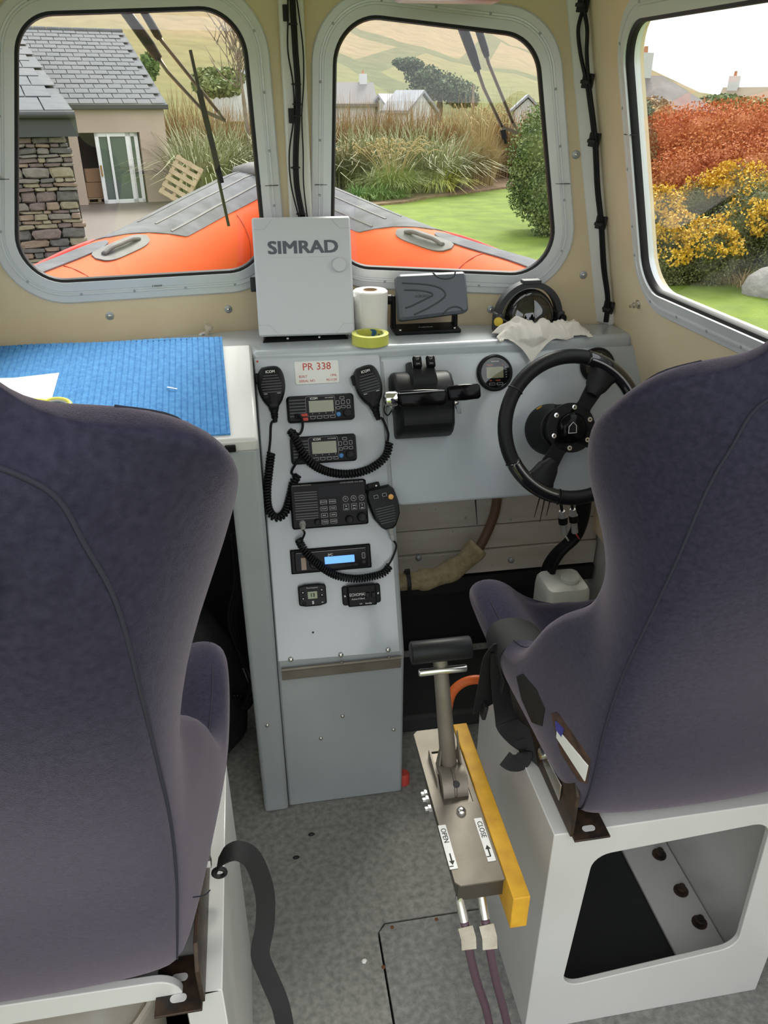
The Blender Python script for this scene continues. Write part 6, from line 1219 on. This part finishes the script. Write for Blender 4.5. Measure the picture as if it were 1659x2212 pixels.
d = ray(52, 88); e0 = SFm @ V((.12, -.2, se+.06)); M3 = Matrix((hb_, V((0, 0, 1)), -d)).transposed(); sol = M3.inverted() @ (CC-e0); rs, rh = sol.x, sol.y; sl_ = sqrt(rs*rs+rh*rh)
yd = (hb_*rs+V((0, 0, rh)))/sl_; RF2 = frame(e0, hd, yd, hd.cross(yd)); mb = MB(RF2); mb.box((-1.6, sl_/2, -.05), (3.2, sl_, .05)); rf2 = obj('roof', mb, M_SLATE, sw_)
rhh = sl_/9; sm = MB(); sm.hexa([(-.205, 0, .012), (.205, 0, .012), (.205, rhh*1.25, -.006), (-.205, rhh*1.25, -.006)], [(-.205, 0, .026), (.205, 0, .026), (.205, rhh*1.25, .006), (-.205, rhh*1.25, .006)]); sme2 = mesh_of(sm, False, M_SLATE)
for r in range(9):
    for k in range(6): put('slate', sme2, RF2 @ T(-.21-k*.43-(.2 if r % 2 else 0), r*rhh, rnd.uniform(0, .008)), rf2)
# ================================================================== THE BOW AND THE WIPERS
XC = .127
tube_t = thing('inflatable_bow', 'orange inflatable collar of the boat meeting at the bow', 'boat tube', (XC, 3.6, .6))
# centre line of the left tube (mirrored for the right); point, radius
BP = [(-1.02, 2.12, .80, .27), (-1.02, 2.4, .80, .27), (-1.02, 2.75, .80, .27), (-.99, 3.1, .80, .27), (-.88, 3.55, .80, .27), (-.66, 4.1, .84, .27), (-.40, 4.65, .92, .27), (-.17, 5.05, 1.00, .265), (-.03, 5.25, 1.05, .25), (.02, 5.38, 1.08, .17)]
def bow(sgn):
    pts = cr([V((XC+sgn*(x-.0), y, z)) for x, y, z, r in BP], 24); rad = []
    rs_ = [b[3] for b in BP]
    for i in range(len(pts)): f = i/24; k = min(int(f), len(rs_)-2); rad.append(rs_[k]+(rs_[k+1]-rs_[k])*(f-k))
    return pts, rad
def band(pts, rad, i0, i1, a0, a1, off_, m, name, par, sgn, th=.006, ends=True, fn=None):
    "patch on the tube between angles a0..a1 (0 = inboard, 90 = up)"
    loops = []
    for i in range(i0, i1+1):
        t_ = (pts[min(i+1, len(pts)-1)]-pts[max(i-1, 0)]).normalized(); inb = V((sgn*1.0, 0, 0)); inb = (inb-t_*inb.dot(t_)).normalized(); up = t_.cross(inb)
        if up.z < 0: up = -up
        A0, A1 = (a0, a1) if fn is None else fn((i-i0)/(i1-i0)); lp = []
        for q in range(9): a = radians(A0+(A1-A0)*q/8); lp.append(pts[i]+(inb*cos(a)+up*sin(a))*(rad[i]+off_))
        for q in range(8, -1, -1): a = radians(A0+(A1-A0)*q/8); lp.append(pts[i]+(inb*cos(a)+up*sin(a))*(rad[i]+off_-th))
        loops.append(lp)
    mb = MB(); mb.loft(loops); return obj(name, mb, m, par, smooth=50)
for sgn in (1, -1):
    pts, rad = bow(sgn); mb = MB(); mb.tube(pts, rad, 28); tb_ = obj('tube', mb, M_ORANGE, tube_t, smooth=True); n = len(pts)
    band(pts, rad, 112, n-16, 40, 120, .004, M_HYPG, 'grey_band', tube_t, sgn, fn=lambda f: (96-46*min(1, f/.16)-7*f, 130))
    band(pts, rad, 40, 109, 79, 99, .006, M_HYPG, 'rubbing_strip', tube_t, sgn, fn=lambda f: (lambda k: (89-10*k, 89+10*k))(1 if f < .88 else max(.05, sqrt(max(0, 1-((f-.88)/.12)**2)))))
    hp_ = band(pts, rad, 98, 117, 60, 80, .006, M_HYPD, 'handle_patch', tube_t, sgn, fn=lambda f: (lambda k: (70-10.5*k, 70+10.5*k))(max(.05, (1-abs(2*f-1)**4)**.5)))
    q = []
    for i in (101, 104, 107, 111, 114):
        t_ = (pts[i+1]-pts[i-1]).normalized(); inb = V((sgn, 0, 0)); inb = (inb-t_*inb.dot(t_)).normalized(); up = t_.cross(inb); up = up if up.z > 0 else -up; a = radians(70); q.append(pts[i]+(inb*cos(a)+up*sin(a))*(rad[i]+(.008 if i in (101, 114) else .024)))
    mb = MB(); mb.tube(cr(q, 4), .011, 8); obj('grab_handle', mb, M_HYPD, hp_, smooth=True)
    for i in (88, 148):
        t_ = (pts[i+1]-pts[i-1]).normalized(); inb = V((sgn, 0, 0)); inb = (inb-t_*inb.dot(t_)).normalized(); up = t_.cross(inb); up = up if up.z > 0 else -up
        mb = MB(); mb.tube([pts[i]+(inb*cos(radians(a))+up*sin(radians(a)))*rad[i] for a in range(-60, 80 if i < 120 else 44, 6)], .003, 5); obj('seam', mb, mat('orange_seam', (.35, .05, .015), .7), tube_t, smooth=True)
    for a_ in (62, 80, 100): band(pts, rad, 124, n-18, a_-1, a_+1, .007, M_HYPD, 'band_ridge', tube_t, sgn)
    # grab line outboard
    q = []
    for i in range(32, 120, 4): t_ = (pts[i+1]-pts[i-1]).normalized(); inb = V((sgn, 0, 0)); inb = (inb-t_*inb.dot(t_)).normalized(); up = t_.cross(inb); up = up if up.z > 0 else -up; a = radians(128+4*sin(i*.22)); q.append(pts[i]+(inb*cos(a)+up*sin(a))*(rad[i]+.012))
    mb = MB(); mb.tube(q, .010, 6); obj('grab_line', mb, mat('red_rope', (.55, .06, .05), .8), tube_t, smooth=True)
mb = MB(T(XC, 5.22, 1.06)); mb.lathe([(.20, .20), (.19, .235), (.10, .26), (.01, .265)], 24); obj('bow_cap', mb, M_HYPD, tube_t, smooth=True)
mb = MB(); mb.prism([(XC-1.0, 2.08), (XC+1.0, 2.08), (XC+.95, 3.2), (XC+.4, 4.6), (XC, 5.2), (XC-.4, 4.6), (XC-.95, 3.2)], .62, .68); struct(obj('foredeck', mb, M_GREYD), 'grey foredeck of the boat between the tubes')
# wipers outside the two front windows
def wipr(Fm, pts_a, pts_b, blade, foot, label):
    O_ = lambda x, y, h=-.045: (lambda p: Fm @ V((p.x, p.y, h)))((lambda N: Fm.inverted() @ atp(x, y, Fm @ V((0, 0, h)), N))(Fm.to_3x3() @ V((0, 0, 1))))
    t = thing('window_wiper', label, 'wiper', O_(*foot)); 
    for pts, w in ((pts_a, .012), (pts_b, .009)):
        a, b, c_, d_ = [O_(*q) for q in pts]; mb = MB(); mb.tube([a, b, (b+c_)/2], [w, w*.95, w*.7], 8); o = obj('arm_sleeve', mb, M_BLK, t, smooth=True)
        mb = MB(); mb.tube([(b+c_)/2, c_, d_], [.0045, .004, .004], 8); obj('arm_rod', mb, mat('bronze_rod', (.22, .17, .13), .4, .6), t, smooth=True)
    e_ = O_(*foot); f_ = O_(*pts_b[-1]); g_ = O_(*pts_a[-1]); mb = MB(); mb.ribbon([g_, e_, f_], Fm.to_3x3() @ V((0, 0, 1)), .012, .008); obj('link', mb, mat('bronze_rod', (.22, .17, .13)), t)
    if blade:
        a, b, m1, m2 = [O_(*q, -.030) for q in blade]; mb = MB(); mb.ribbon([a, b], Fm.to_3x3() @ V((0, 0, 1)), .012, .006); mb.ribbon([m1, m2], Fm.to_3x3() @ V((1, 0, 0)), .012, .010); obj('blade', mb, M_RUB, t)
    return t
wipr(F_L, ((225, -40), (325, 100), (362, 155), (440, 240)), ((285, -20), (340, 75), (352, 92), (470, 240)), ((411, 108), (494, 488), (430, 195), (478, 395)), (487, 261), 'black pantograph wiper with blade across the left front window')
wipr(F_R, ((985, 20), (1020, 115), (1045, 190), (1085, 275)), ((1020, 20), (1048, 108), (1056, 138), (1108, 265)), ((1088, 285), (1092, 310), (1086, 280), (1090, 300)), (1118, 287), 'black pantograph wiper arm outside the middle front window')
